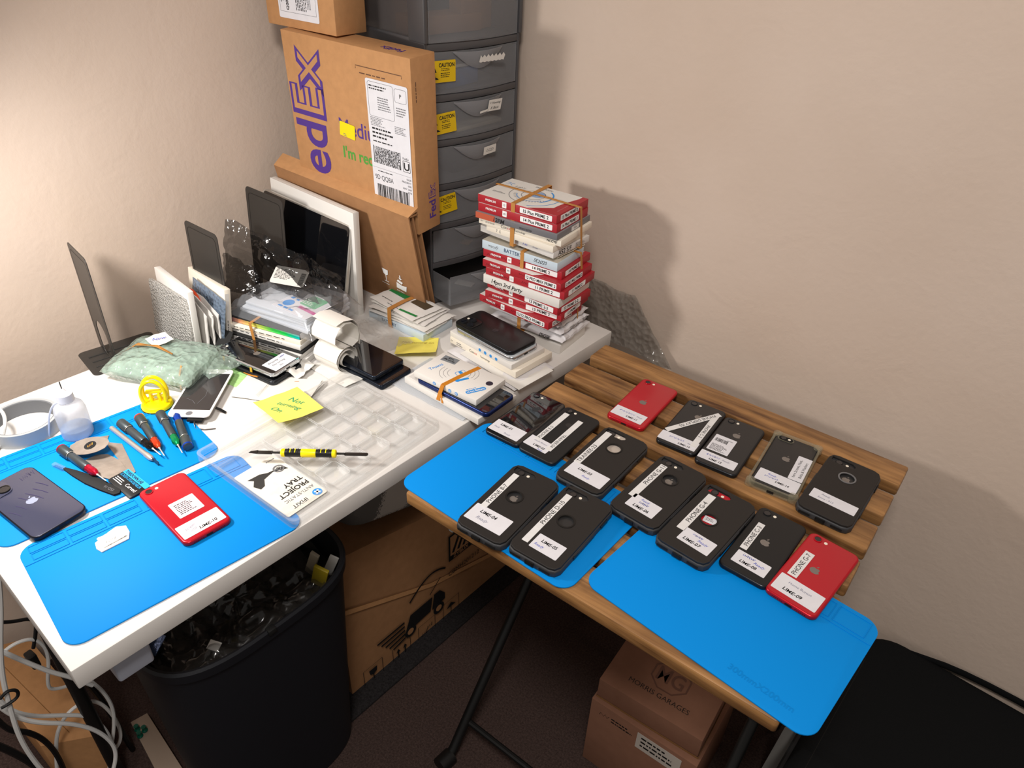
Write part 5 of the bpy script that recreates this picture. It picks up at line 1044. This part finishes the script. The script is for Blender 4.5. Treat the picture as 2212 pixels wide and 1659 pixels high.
# suction cup
t = thing('suction_cup', 'yellow suction lifter with two arched handles', 'suction cup', (.2055, -.7365, ZM), (0, 0, 52)); b = MB(); b.lathe([(.0235, .0), (.0245, .0015), (.0245, .0045), (.0228, .0075), (.0200, .0088), (.0060, .0110), (.0001, .0112)], YELP, n=36); b.build('cup_plate', t)
b = MB(); b.lathe([(.0242, -.0012), (.0252, -.0010), (.0252, .0006), (.0242, .0008)], BLK, n=36, cap=False); b.build('rubber_rim', t)
for s in (-1, 1):
    b = MB(); b.tube([(-.0165, s * .0060, .008), (-.0195, s * .0062, .022), (-.0170, s * .0064, .040), (-.006, s * .0064, .0515), (.006, s * .0064, .0515), (.0165, s * .0064, .040), (.0185, s * .0062, .022), (.0155, s * .0060, .008)], .0031, YELP, n=10, smooth=2); b.build('arch_handle', t)
b = MB(); b.box(.026, .009, .004, YELP, T(0, 0, .026), .0012); b.box(.0035, .010, .018, YELP, T(-.006, 0, .009), .001); b.box(.0035, .010, .018, YELP, T(.007, 0, .009), .001); b.disc(.0022, .0008, STEEL, FR((.0025, -.0055, .020), (1, 0, 0), (0, 0, 1)), 10); b.build('lever', t)
# bottle with needle tip
t = thing('dropper_bottle', 'translucent plastic bottle with a needle tip and a thin tube', 'bottle', (.190, -.8555, ZM), (0, 0, 20)); b = MB(); b.lathe([(.0185, 0), (.0215, .0016), (.0222, .005), (.0222, .046), (.0205, .054), (.0150, .0600), (.0105, .0625), (.0105, .0650)], BOTP, n=32, cap=True); b.build('bottle_body', t)
b = MB(); b.lathe([(.0200, .0020), (.0208, .004), (.0208, .0150), (.0001, .0151)], LIQ, n=28); b.build('liquid', t)
b = MB(); b.lathe([(.0118, .0640), (.0122, .0645), (.0118, .0765), (.0112, .0772), (.0045, .0800), (.0018, .0850), (.0001, .0852)], mat('cap_white', 'e4e4ea', rough=.45), n=28); b.build('cap', t)
b = MB(); b.tube([(0, 0, .084), (.0, .0, .0975)], .0008, STEELD, n=8); b.build('needle', t)
b = MB(); b.tube([(-.006, -.008, .064), (-.014, -.013, .060), (-.024, -.018, .040), (-.031, -.021, .015), (-.034, -.023, .0012)], .0014, film('tube_plastic', 'e6e9f2', .8, gloss=.4), n=8, smooth=2); b.build('thin_tube', t)
# tape roll
t = thing('tape_roll', 'wide ring of grey tape lying flat at the left edge of the desk', 'tape', (.119, -.9035, DH + .0003)); b = MB(); b.ring(.0500, .0455, .0235, TAPEO, None, 64); b.build('tape', t); b = MB(); b.ring(.0455, .0435, .0225, TAPE_SHADE, T(0, 0, .0003), 64); b.build('core', t)
b = MB(); b.tube([atz(-60, 1040, DH + .003), atz(-8, 975, DH + .003), atz(6, 945, DH + .010), atz(12, 915, DH + .03), atz(8, 892, DH + .038), atz(-8, 878, DH + .04), atz(-50, 866, DH + .04)], .0026, CABW, n=8, smooth=2); tag(b.build('cable'), 'white cable looping over the grey tape ring at the left edge', 'cable')
# large dark phone, white screen
t = thing('smartphone', 'large midnight blue phone with pen scribbles and raised cameras at the left edge', 'phone', (.303, -.9635, ZM), (0, 0, 97)); MID = mat('midnight_glass', '3a3d52', rough=.12, coat=.6); b = MB(); b.rr(.0735, .1490, .0115, .0082, MID, None, .0018, mside=mat('midnight_metal', '23242e', rough=.3, metal=.6), n=7, bseg=3); b.build('body', t)
b = MB(); b.rr(.031, .033, .010, .0016, MID, T(-.0185, .0535, .0081), .0006, n=6); b.build('camera_plate', t)
for cx, cy in ((-.0245, .0605), (-.0120, .0475)): b = MB(); b.ring(.0078, .0066, .0022, STEELD, T(cx, cy, .0096), 26); b.disc(.0067, .0016, LENS, T(cx, cy, .0096), 24); b.build('lens', t)
b = MB(); apple(b, .0145, mat('logo_pale', 'aab4d0', rough=.15, metal=.4), T(0, .000, .0083)); b.build('logo', t)
b = MB()
for k, (x, y, l) in enumerate(((-.026, -.010, .018), (-.015, -.004, .015), (-.005, .010, .014), (.008, .004, .026), (.018, .008, .022), (.026, .020, .018))): b.line([(x - l * .25, y + l * .6), (x, y), (x + l * .12, y - l * .5)], .0008, mat('pen_violet', '2a2050'), T(0, 0, .0084))
b.scrib(.022, .055, .02, .012, mat('pen_violet', '2a2050'), T(0, 0, .0084), n=7); b.build('pen_marks', t)
M = FR((0, -.0746, .0041), (1, 0, 0), (0, 0, 1)); b = MB(); b.rr(.0095, .003, .0014, .0003, HOLE, M)
for i in range(6):
    for q in (-1, 1): b.disc(.0007, .0002, HOLE, M @ T(q * (.010 + .0024 * i), 0, 0), 8)
b.build('port', t)
t = thing('phone_screen_assembly', 'white phone screen lying face up with a cracked display and loose ribbon', 'phone screen', (.236, -.6735, DH + .0105), (0, 0, 41.5)); b = MB(); b.rr(.0660, .1370, .0085, .0022, mat('phone_white', 'ebe9e8', rough=.15, coat=.5), None, .0006, n=6); b.build('front_glass', t)
b = MB(); b.rr(.0590, .1050, .0006, .0003, mat('display_off', '2c2b2d', rough=.12, coat=.5), T(0, .002, .0020)); b.build('display', t)
b = MB(); b.ring(.0056, .0048, .0003, mat('home_ring', 'bdbab8', rough=.2, metal=.5), T(0, -.0598, .0021), 24); b.disc(.0048, .0002, GREYINK, T(0, -.0598, .0021), 22); b.build('home_button', t)
b = MB(); b.rr(.009, .0014, .0006, .0003, GREYINK, T(0, .0598, .0021)); b.disc(.0011, .0003, HOLE, T(-.009, .0598, .0021), 10); b.build('earpiece', t)
b = MB(); b.line([(.004, -.034), (.010, -.012), (.008, .004)], .0005, GREYINK, T(0, 0, .0025)); b.line([(-.018, -.020), (-.006, -.026), (.000, -.034)], .0005, GREYINK, T(0, 0, .0025)); b.build('crack', t)
b = MB(); b.rr(.050, .122, .003, .0050, STEELD, T(0, 0, -.0052), .0008); b.box(.024, .012, .003, HOLE, T(.012, -.068, -.004)); b.build('back_plate', t)
b = MB(); b.strap([(.010, -.066, -.003), (.012, -.076, -.006), (.016, -.082, -.0095), (.030, -.084, -.0100), (.046, -.080, -.0102)], (.2, -.6, .3), .008, .0004, mat('ribbon_bronze', '6a5f58', rough=.35, metal=.5), None, closed=False); b.strap([(.034, -.038, -.002), (.042, -.040, -.004), (.050, -.041, -.009)], (0, 1, 0), .006, .0005, HOLE, None, closed=False); b.build('ribbon_cable', t)

# ================================================================== clear parts tray
t = thing('clear_parts_tray', 'clear plastic project tray with square compartments and a printed card', 'tray', (.4785, -.6115, DH + .0028), (0, 0, 93.4))
b = MB(); b.rr(.282, .219, .008, .0007, TRAYM); b.build('tray_floor', t)
vs, fs = shape2d(rrpts(.292, .229, .010, 6), [rrpts(.2885, .2255, .009, 6)[::-1]], .0125); b = MB(); b.add(vs, fs, TRAYM)
vs, fs = shape2d(rrpts(.292, .229, .010, 6), [rrpts(.283, .220, .008, 6)[::-1]], .0009); b.add(vs, fs, TRAYM, T(0, 0, .0122)); b.build('rim', t)
X0, Y0, cw = -.061, .0700, .0402
for i in range(5):
    for j in range(4):
        vs, fs = shape2d(rrpts(cw - .0012, cw - .0012, .005, 4), [rrpts(cw - .0052, cw - .0052, .004, 4)[::-1]], .0072)
        b = MB(); b.add(vs, fs, TRAYM, T(X0 + cw * (i + .5), Y0 - cw * (j + .5), .0008)); b.add(*shape2d(rrpts(cw - .0016, cw - .0016, .005, 4), [rrpts(cw - .0034, cw - .0034, .0045, 4)[::-1]], .0004), TRAY_HILITE, T(X0 + cw * (i + .5), Y0 - cw * (j + .5), .0080)); b.box(.026, .0045, .0022, TRAYM, T(X0 + cw * (i + .5) + .002, Y0 - cw * (j + .5) + .010, .0008), .0008); b.build('compartment', t)
b = MB(); b.box(.270, .0025, .0070, TRAYM, T(0, Y0 + .0025, .0008), .0008); b.box(.262, .004, .0015, TRAYM, T(0, Y0 + .030, .0008), .0005); b.text('IFIXIT', .010, film('emboss', 'c9cccc', .5), T(.030, .090, .0018), rot=180); b.build('side_channel', t)
vs, fs = shape2d(rrpts(.0770, .1560, .005, 4), [rrpts(.0735, .1525, .004, 4)[::-1]], .0060); b = MB(); b.add(vs, fs, TRAYM, T(-.1020, -.0095, .0008)); b.build('card_compartment', t)
b = MB(); b.rr(.0690, .1240, .003, .0005, mat('tray_card', 'e4dfd4', rough=.6, var=.1, vscale=50), T(-.1020, -.0280, .0009)); M = T(-.1020, -.0280, .0016) @ RZ(180)
b.disc(.0072, .0001, BLUEINK, M @ T(-.024, .052, 0), 24); b.rect(.009, .0028, WINK, M, -.024, .052, .0003, 45); b.rect(.009, .0028, WINK, M, -.024, .052, .0003, -45)
b.text('IFIXIT', .0068, INK, M, -.006, .052, align='l', bold=.01); b.text('ANTI-STATIC', .0058, GREYINK, M, -.030, .036, align='l', maxw=.058); b.text('PROJECT', .0085, INK, M, -.030, .023, align='l', bold=.02, maxw=.056); b.text('TRAY', .0085, INK, M, -.030, .009, align='l', bold=.02)
b.add([(-.030, -.020, 0), (-.010, -.030, 0), (.008, -.026, 0), (.016, -.014, 0), (.024, -.012, 0), (.028, -.024, 0), (.020, -.034, 0), (.026, -.042, 0), (.006, -.040, 0), (-.004, -.034, 0), (-.028, -.030, 0)][::-1], [list(range(11))], mat('print_engine', '333231'), M)
b.ring(.0085, .0060, .0001, GREYINK, M @ T(-.020, -.030, .0001), 20); b.ring(.0040, .0025, .0001, GREYINK, M @ T(-.020, -.030, .0002), 16); b.fine(-.030, -.054, .022, 1, .004, GREYINK, M); b.build('printed_card', t)
t, L = lay('pry_tool', 'yellow and black handled double ended metal pry tool across the tray', 'pry tool', (.4475, -.7035), (.5760, -.5870), DH + .0220)
b = MB()
for z0, l in ((.038, .001), (.117, .001)): pass
b.lathe([(.0040, .034), (.0062, .0355), (.0062, .040), (.0060, .0405)], YELP, n=14); b.lathe([(.0060, .1095), (.0062, .110), (.0062, .1145), (.0040, .116)], YELP, n=14); b.build('end_ring', t)
b = MB(); b.lathe([(.0058, .0402), (.0060, .042), (.0060, .108), (.0058, .1098)], BLK, n=14); b.build('grip', t)
b = MB()
for k in range(5):
    for z0 in (.045, .090): b.strap([(.0045, .0046, z0 + .0036 * k), (0, .0064, z0 + .0036 * k), (-.0045, .0046, z0 + .0036 * k)], (0, 0, 1), .0012, .0004, YELP if k % 2 else BLKM, None, closed=False)
b.lathe([(.0061, .064), (.0064, .065), (.0064, .085), (.0061, .086)], YELP, n=14); b.build('grip_inlay', t)
b = MB(); b.lathe([(.0016, .020), (.0018, .034)], STEELD, n=8); b.box(.0075, .0012, .022, STEELD, T(0, 0, 0), .0005); b.add([(-.004, 0, .0), (.004, 0, 0), (.0015, 0, -.010), (-.003, .001, -.012), (-.004, .001, 0), (.004, .001, 0), (.0015, .001, -.010), (-.003, .002, -.012)], [[0, 1, 2, 3], [7, 6, 5, 4], [0, 4, 5, 1], [1, 5, 6, 2], [2, 6, 7, 3], [3, 7, 4, 0]], STEELD); b.build('hooked_blade', t); b = MB(); b.lathe([(.0018, .1155), (.0016, .128)], STEELD, n=8); b.rr(.0070, .036, .0034, .0011, STEELD, FR((0, 0, .1445), (1, 0, 0), (0, 0, 1)), .0003); b.build('flat_blade', t)
# bubble wrap sheet behind the desk corner
P = [aty(1245, 700, .045), aty(1450, 800, .045), aty(1372, 640, .060), aty(1250, 590, .060)]
o = blob_sheet('bubble_wrap_sheet', 'sheet of clear bubble wrap hanging between the desk corner and the wall', 'bubble wrap', P, BUBC, .0025, 12, 40, seed=3.3, thick=.002)

# ================================================================== under the desk
rug = MB(); rug.box(.53, .62, .008, RUG, T(.24, -.355, .0003), .003); tag(rug.build('rug'), 'dark charcoal rug under the big carton below the desk', 'rug')
zb = thing('big_carton', 'big brown carton with truck and handling symbols under the desk', 'box', (.235, -.363, .0085)); b = MB()
vs = [(-.225, -.250, 0), (.225, -.250, 0), (.225, .250, 0), (-.225, .250, 0), (-.225, -.250, .402), (.222, -.250, .398), (.228, .250, .295), (-.225, .250, .31)]
b.add(vs, [[3, 2, 1, 0], [4, 5, 6, 7], [0, 1, 5, 4], [1, 2, 6, 5], [2, 3, 7, 6], [3, 0, 4, 7]], CARDD); b.build('carton_body', zb)
def on_face(u, v): p = atx(u, v, .4615); return (p.y, p.z)
def fm(u, v, k=1.0): y, z = on_face(u, v); return FR((.4650, y, z), (0, 1, 0), (0, 0, 1)) @ Matrix.Scale(k, 4)
b = MB(); b.line([((on_face(u, v)[0]), on_face(u, v)[1]) for u, v in ((742, 1318), (800, 1300), (930, 1258), (1010, 1230), (1060, 1190))], .0018, CARDE, FR((.4643, 0, 0), (0, 1, 0), (0, 0, 1))); b.strap([(.4640, on_face(u, v)[0], on_face(u, v)[1]) for u, v in ((742, 1324), (930, 1262), (1060, 1196))], (0, 0, 1), .012, .0006, CARD, None, closed=False); b.v = [Vector(v) - Vector((.235, -.363, .0085)) for v in b.v]; b.build('flap_edge', zb)
def onz(b, name): b.v = [v - Vector((.235, -.363, .0085)) for v in b.v]; return b.build(name, zb)
b = MB(); M = fm(993, 1166, 1.25); b.rect(.060, .062, INK, M); b.rect(.052, .046, CARDD, M, 0, .004, .0003); 
for k in range(3): b.line([(-.020 + .013 * k, -.014), (-.004 + .013 * k, .022)], .006, INK, M, .0005)
b.text('ZYBUX', .0080, CARDD, M @ T(0, -.0240, .0003), bold=.02); b.text('CBMH201212', .0105, INK, fm(1000, 1213, 1.25), maxw=.078); onz(b, 'maker_mark')
b = MB(); M = fm(900, 1330, 1.25); b.add([(-.030, -.020, 0), (.030, -.014, 0), (.036, .020, 0), (-.016, .018, 0)], [[0, 1, 2, 3]], INK, M); b.add([(.034, -.014, 0), (.066, -.010, 0), (.066, .006, 0), (.054, .022, 0), (.040, .022, 0)], [[0, 1, 2, 3, 4]], INK, M)
for x in (-.018, .050): b.ring(.013, .007, .0003, INK, M @ T(x, -.022, .0002), 22); b.disc(.007, .0004, CARDD, M @ T(x, -.022, .0002), 18)
for k in range(5): b.line([(-.090 + .008 * k, .010 - .011 * k), (-.030, .012 - .010 * k)], .0045, INK, M)
b.line([(-.016 + .085 * (k / 16), .050 + .030 * math.sin(math.pi * k / 20)) for k in range(17)], .004, INK, M); b.line([(.030, .030), (.056, .054)], .002, INK, M); onz(b, 'truck_print')
for u, v, s in ((805, 1452, 0), (866, 1405, 1), (920, 1358, 2), (972, 1310, 3)):
    b = MB(); M = fm(u, v, 1.2); b.line([(-.021, -.024), (.021, -.024), (.021, .024), (-.021, .024)], .0014, INK, M, closed=True)
    if s == 0: b.add([(-.009, .014, 0), (.009, .014, 0), (.007, .002, 0), (0, -.002, 0), (-.007, .002, 0)][::-1], [list(range(5))], INK, M); b.rect(.002, .014, INK, M, 0, -.008); b.rect(.014, .002, INK, M, 0, -.016)
    elif s == 1:
        for q in (-.008, .008): b.rect(.003, .018, INK, M, q, -.002); b.add([(q - .005, .006, 0), (q + .005, .006, 0), (q, .015, 0)], [[0, 1, 2]], INK, M)
        b.rect(.026, .002, INK, M, 0, -.015)
    elif s == 2: b.scrib(-.006, -.004, .012, .012, INK, M, n=4, lw=.002); b.scrib(.007, .006, .012, .010, INK, M, n=4, lw=.002)
    else: b.add([(-.013, .004, 0), (.013, .004, 0), (0, .015, 0)], [[0, 1, 2]], INK, M); b.rect(.0018, .022, INK, M, 0, -.005)
    onz(b, 'handling_symbol')
b = MB(); M = fm(992, 1362); b.rect(.062, .026, mat('tape_print', '8c3a42', rough=.5), M, rot=0); b.text('FRAGILE', .012, mat('tape_print_pale', 'b9a49a'), M, bold=.03, maxw=.055, z=.0004); onz(b, 'printed_tape')
fabm = bpy.data.materials.new('grey_woven_pattern'); fabm.use_nodes = True; nt = fabm.node_tree; bb = nt.nodes['Principled BSDF']; bb.inputs['Roughness'].default_value = .9
tc = nt.nodes.new('ShaderNodeTexCoord'); br = nt.nodes.new('ShaderNodeTexBrick'); br.inputs['Scale'].default_value = 6; br.inputs['Mortar Size'].default_value = .0; br.inputs['Color1'].default_value = (*lin('cdc7bf'), 1); br.inputs['Color2'].default_value = (*lin('1e1e20'), 1); br.inputs['Brick Width'].default_value = .55; br.inputs['Row Height'].default_value = .45
wv = nt.nodes.new('ShaderNodeTexNoise'); wv.inputs['Scale'].default_value = 40; mp = nt.nodes.new('ShaderNodeMapping'); mp.inputs['Scale'].default_value = (1, 8, 8); mp.inputs['Rotation'].default_value = (0, 0, .5)
mx = nt.nodes.new('ShaderNodeVectorMath'); mx.operation = 'MULTIPLY_ADD'; mx.inputs[1].default_value = (.05, .05, .05)
nt.links.new(tc.outputs['Object'], mp.inputs[0]); nt.links.new(mp.outputs[0], wv.inputs['Vector']); nt.links.new(wv.outputs['Color'], mx.inputs[0]); nt.links.new(tc.outputs['Object'], mx.inputs[2]); nt.links.new(mx.outputs[0], br.inputs['Vector']); nt.links.new(br.outputs['Color'], bb.inputs['Base Color'])
t = thing('patterned_cushion', 'grey and black woven patterned cushion squeezed on top of the big carton', 'cushion', (.245, -.350, .358), (-11, 0, 0)); b = MB(); pillow(b, .47, .50, .26, fabm, None, .10, 4.4, 34, 34, p=6); b.build('cover', t)

# bin
def sup(a, rx, ry, p=3.2): c, q = math.cos(a), math.sin(a); return (rx * math.copysign(abs(c) ** (2 / p), c), ry * math.copysign(abs(q) ** (2 / p), q))
t = thing('waste_bin', 'tall black plastic waste bin under the front of the desk', 'bin', (.440, -.786, .0003)); b = MB(); n = 56; vs = []; fs = []
prof = [(.100, .135, 0), (.106, .142, .006), (.118, .158, .30), (.126, .167, .475), (.131, .172, .480), (.132, .173, .497), (.129, .170, .501), (.124, .165, .498), (.122, .163, .47), (.112, .152, .20), (.108, .146, .16)]
for rx, ry, z in prof:
    for i in range(n):
        x, y = sup(2 * math.pi * i / n, rx, ry); nz = z
        if z > .474: nz = z - (.010 if abs(i - 1) < 2 and False else 0)
        vs.append((x, y, nz))
for k in range(len(prof) - 1):
    for i in range(n): j = (i + 1) % n; fs.append([k * n + i, k * n + j, (k + 1) * n + j, (k + 1) * n + i])
fs.append([n - 1 - i for i in range(n)]); fs.append([(len(prof) - 1) * n + i for i in range(n)]); b.add(vs, fs, BIN); b.build('bin_shell', t)
b = MB(); b.box(.012, .014, .010, HOLE, T(.1285, -.012, .4915), .002); b.build('rim_notch', t)
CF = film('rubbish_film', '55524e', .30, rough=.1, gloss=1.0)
def bin_fill(name, label, m, z0, amp, k, nr=26, na=96, seed=0, fr=4.5):
    def fn(u, v):
        x, y = sup(2 * math.pi * u, k * .113, k * .153); x *= max(v, .001); y *= max(v, .001); q = Vector((x * fr * 6 + seed, y * fr * 6, seed))
        return (x, y, z0 + amp * (noise.noise(q * .5) * 1.3 + abs(noise.noise(q * 1.3)) * 1.1 - .5 * abs(noise.noise(q * 2.9))))
    b = MB(); b.grid(fn, na, nr, m, None, 0, closed_u=True); return tag(b.build(name, None, (.440, -.786, .0003), sharp=50), label, 'rubbish')
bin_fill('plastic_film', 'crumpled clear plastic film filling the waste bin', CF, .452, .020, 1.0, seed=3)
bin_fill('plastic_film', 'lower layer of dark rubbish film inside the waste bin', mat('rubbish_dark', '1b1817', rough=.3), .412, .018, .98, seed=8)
for nm, lab, px, z0, dims, m, r in (('cardboard_sleeve', 'pale card sleeve standing in the waste bin', (668, 1235), .425, (.016, .006, .085), mat('card_dim', 'b5aa95'), (12, 24, 20)), ('yellow_packet', 'yellow packet in the waste bin by the right rim', (688, 1262), .435, (.026, .006, .060), mat('packet_yellow', 'b09b20'), (10, 18, 25)), ('white_packet', 'white packet edge poking out at the right of the waste bin', (707, 1238), .445, (.016, .003, .055), WHITE, (5, 22, 30)), ('paper_scrap', 'small white torn scrap by the front rim of the bin', (463, 1395), .466, (.018, .014, .0015), WHITE, (20, 10, 30)), ('foil_scrap', 'shiny blue foil scrap in the bin under the desk edge', (335, 1392), .470, (.030, .030, .002), mat('foil_blue', '8aa6e0', rough=.15, metal=.8, bump=1, bscale=60), (25, -20, 15))):
    o = thing(nm, lab, 'rubbish', atz(px[0], px[1], z0), r); b = MB(); b.box(*dims, m, None, min(.001, dims[2] / 3)); b.build('piece', o)

# MG carton pair
a_ = atz(1295, 1466, .25); b_ = atz(1518, 1602, .25); yw = math.degrees(math.atan2((b_ - a_).y, (b_ - a_).x))
mid = (a_ + b_) / 2 + Vector((-math.sin(math.radians(yw)), math.cos(math.radians(yw)), 0)) * .095
MGC = mat('cardboard_pinkish', '8c6450', rough=.85, spec=.2, var=.05, vscale=50)
t = thing('carton', 'brown carton printed MORRIS GARAGES below the slatted table', 'box', (mid.x, mid.y, .1985), (0, 0, yw)); b = MB(); b.box(.197, .190, .0515, MGC, None, .0015); b.build('carton_body', t)
b = MB(); M = T(0, 0, .0518); b.text('MORRIS GARAGES', .0098, INK, M, .002, -.062, maxw=.165, bold=-.01); M2 = M @ T(.006, -.018, 0)
oc = [(.036 * math.cos(math.radians(22.5 + 45 * k)), .033 * math.sin(math.radians(22.5 + 45 * k))) for k in range(8)]; b.line(oc, .0028, mat('print_faded', '6a4638'), M2, closed=True); b.text('MG', .030, mat('print_faded', '6a4638'), M2, bold=.01, maxw=.050); b.build('top_print', t)
b = MB(); b.strap([(-.0995, -.07, .002), (-.0985, -.0955, .002), (.0985, -.0958, .002), (.0998, -.0955, .002), (.0995, .09, .002)], (0, 0, 1), .004, .0005, CARDE, None, closed=False); b.build('flap_seam', t)
t = thing('carton', 'lower brown carton with a white label under the MORRIS GARAGES one', 'box', (mid.x + .004, mid.y - .006, .0003), (0, 0, yw - 1.5)); b = MB(); b.box(.208, .200, .1975, MGC, None, .0015); b.build('carton_body', t)
b = MB(); M = FR((.035, -.1003, .165), (1, 0, 0), (0, 0, 1)); b.rr(.085, .045, .001, .0003, mat('label_dim', 'c9c0b6'), M); b.fine(-.034, .012, .07, 3, .011, INK, M @ T(0, 0, .0003)); b.build('label', t)
b = MB(); M = FR((-.055, -.1003, .172), (1, 0, 0), (0, 0, 1)); b.scrib(-.02, 0, .02, .012, INK, M, n=3, lw=.001); b.fine(-.005, .002, .05, 2, .008, INK, M); b.build('side_print', t)
# black travel bag
t = thing('black_bag', 'black fabric travel bag lying against the right wall beside the table', 'bag', (1.590, -.170, .0003))
def sq(u, v, L, W, H, r): return None
b = MB(); b.rr(.760, .470, .075, .272, FAB, None, .034, n=8, bseg=5); b.build('bag_body', t)
b = MB(); b.tube([(x, y, .268) for x, y in rrpts(.700, .405, .065, 8)], .0035, FABG, n=8, closed=True); b.build('piping', t)
b = MB(); b.tube([(x, y, .235) for x, y in rrpts(.764, .474, .075, 8)], .006, mat('bag_edge', '17181a', rough=.7), n=8, closed=True); b.build('zip_edge', t)
b = MB(); b.rr(.40, .20, .04, .012, FAB, T(.10, -.03, .267), .006, n=6); b.build('front_pocket', t)
b = MB(); b.rr(.060, .030, .003, .0012, mat('bag_patch', '3b3431', rough=.8, var=.4, vscale=200), T(.10, -.06, .279)); b.build('worn_patch', t)
b = MB(); b.tube([(-.30, .215, .262), (-.20, .235, .272), (0, .232, .276), (.15, .236, .270), (.32, .228, .262)], .007, FAB, n=8, smooth=2, flat=.5); b.build('carry_strap', t)
t = thing('papers', 'white papers leaning between the cartons and the black bag', 'papers', (0, 0, 0)); pp = [aty(1622, 1700, -.2), aty(1716, 1700, -.17), aty(1722, 1585, -.17), aty(1696, 1570, -.2)]
t.location = pp[0]; b = MB(); b.add([p - pp[0] for p in pp] + [p - pp[0] + Vector((.002, .002, 0)) for p in pp], [[0, 1, 2, 3], [7, 6, 5, 4], [0, 4, 5, 1], [1, 5, 6, 2], [2, 6, 7, 3], [3, 7, 4, 0]], PAPER); b.build('sheet', t)

# left end under the desk: carton, plank, cables
pt = [atz(-70, 1405, .14), atz(62, 1378, .14), atz(232, 1585, .14), atz(88, 1612, .14)]
t = thing('carton', 'brown carton on the floor behind the cables at the left', 'box', (.06, -1.03, .0003)); b = MB(); pr = [(max(p.x, WX + .004) - .06, p.y + 1.03) for p in pt]; b.prism(pr[::-1], .14, CARD, None, .001); b.build('carton_body', t)
b = MB(); b.line([(pr[0][0] * .3 + pr[1][0] * .7 + .02, pr[1][1] - .06), (pr[2][0] * .5 + pr[3][0] * .5 - .02, pr[2][1] * .5 + pr[3][1] * .5)], .0012, CARDE, T(0, 0, .1402)); b.build('flap_slit', t)
t = thing('wood_strip', 'pale wooden strip on the floor beside the waste bin', 'wood', (0, 0, 0)); q = [atz(282, 1560, .02), atz(318, 1540, .02), atz(420, 1700, .02), atz(360, 1710, .02)]; t.location = (q[0].x, q[0].y, .0003); b = MB(); b.prism([((p - q[0]).x, (p - q[0]).y) for p in q][::-1], .02, mat('strip_beige', '9a8878', rough=.6), None, .001); b.build('strip', t)
for k, (du, dv) in enumerate(((0, 0), (10, -12), (-6, -14))):
    p = atz(303 + du, 1590 + dv, .022); t = thing('push_pin', ('green push pin nearest the bin on the wooden strip', 'green push pin at the top of the three on the strip', 'green push pin at the left of the three on the strip')[k], 'push pin', p, (0, 0, 0), 'green push pins'); b = MB(); b.lathe([(.0055, 0), (.0055, .002), (.003, .004), (.0028, .009), (.0045, .011), (.0045, .013)], film('pin_green', '0c6a55', .8, gloss=.6), n=14); b.build('head', t)
def cable(label, px, x, r, m, sm=3, z=None):
    P = [atx(u, v, x + (dx[0] if dx else 0)) for u, v, *dx in px]
    for p in P: p.z = max(p.z, .006)
    b = MB(); b.tube(P, r, m, n=8, smooth=sm); return tag(b.build('cable'), label, 'cable', 'cables at the left end of the desk')
cable('thick white cable running from the left frame edge to the desk corner', [(-40, 1385), (0, 1406), (60, 1432), (110, 1452), (152, 1462), (200, 1480)], .30, .0036, CABW)
cable('white cable hanging straight down along the left frame edge', [(-8, 1210), (2, 1300), (0, 1390), (4, 1460), (22, 1530), (40, 1590), (70, 1640), (115, 1690)], .34, .0036, CABW)
cable('white cable looping wide and down beside the bin', [(-10, 1520), (30, 1548), (80, 1562), (150, 1562), (205, 1575), (240, 1600), (253, 1630), (240, 1680)], .33, .0034, CABW)
cable('second white cable looping to the right from the left frame edge', [(-10, 1500), (20, 1535), (70, 1548), (130, 1545), (190, 1545), (225, 1570), (245, 1610), (262, 1690)], .28, .0034, CABW)
cable('white cable rising in an arch next to the bin', [(125, 1690), (121, 1625), (123, 1580), (145, 1540), (180, 1515), (215, 1515), (245, 1545), (262, 1580), (258, 1610), (225, 1640), (218, 1700)], .25, .0032, CABW)
cable('white cable dropping from the desk corner to the floor', [(195, 1470), (225, 1495), (245, 1530), (247, 1570), (240, 1620), (236, 1700)], .27, .0032, CABW)
cable('thin white cable curling up beside the cartons', [(0, 1415), (30, 1390), (70, 1378), (98, 1395), (106, 1430), (102, 1475), (110, 1492), (160, 1478)], .20, .0030, CABW)
cable('black cable with a plug hanging below the desk end', [(-10, 1345), (30, 1343), (62, 1336), (78, 1342), (77, 1370), (72, 1400)], .20, .0030, CABB)
cable('thick black cable crossing the lower left corner', [(-20, 1540), (20, 1580), (60, 1580), (100, 1600), (130, 1640), (150, 1700)], .26, .0045, CABB)
cable('second black cable crossing at the very bottom left', [(-20, 1605), (30, 1625), (80, 1655), (120, 1700)], .30, .0055, CABB)
cable('dark cable running down behind the desk corner to the floor', [(180, 1466), (210, 1500), (245, 1550), (280, 1610), (320, 1690)], .24, .0050, CABB)
cable('knotted dark cable ring tied around the white cables', [(0, 1510), (15, 1492), (38, 1490), (40, 1505), (20, 1520), (2, 1530)], .345, .0024, CABB)
p = atx(70, 1425, .20); t = thing('plug', 'black plug hanging on the cable below the desk end', 'plug', p, (0, 0, 8)); b = MB(); b.rr(.020, .013, .003, .030, BLK, T(0, 0, -.015), .002); b.build('plug_body', t)
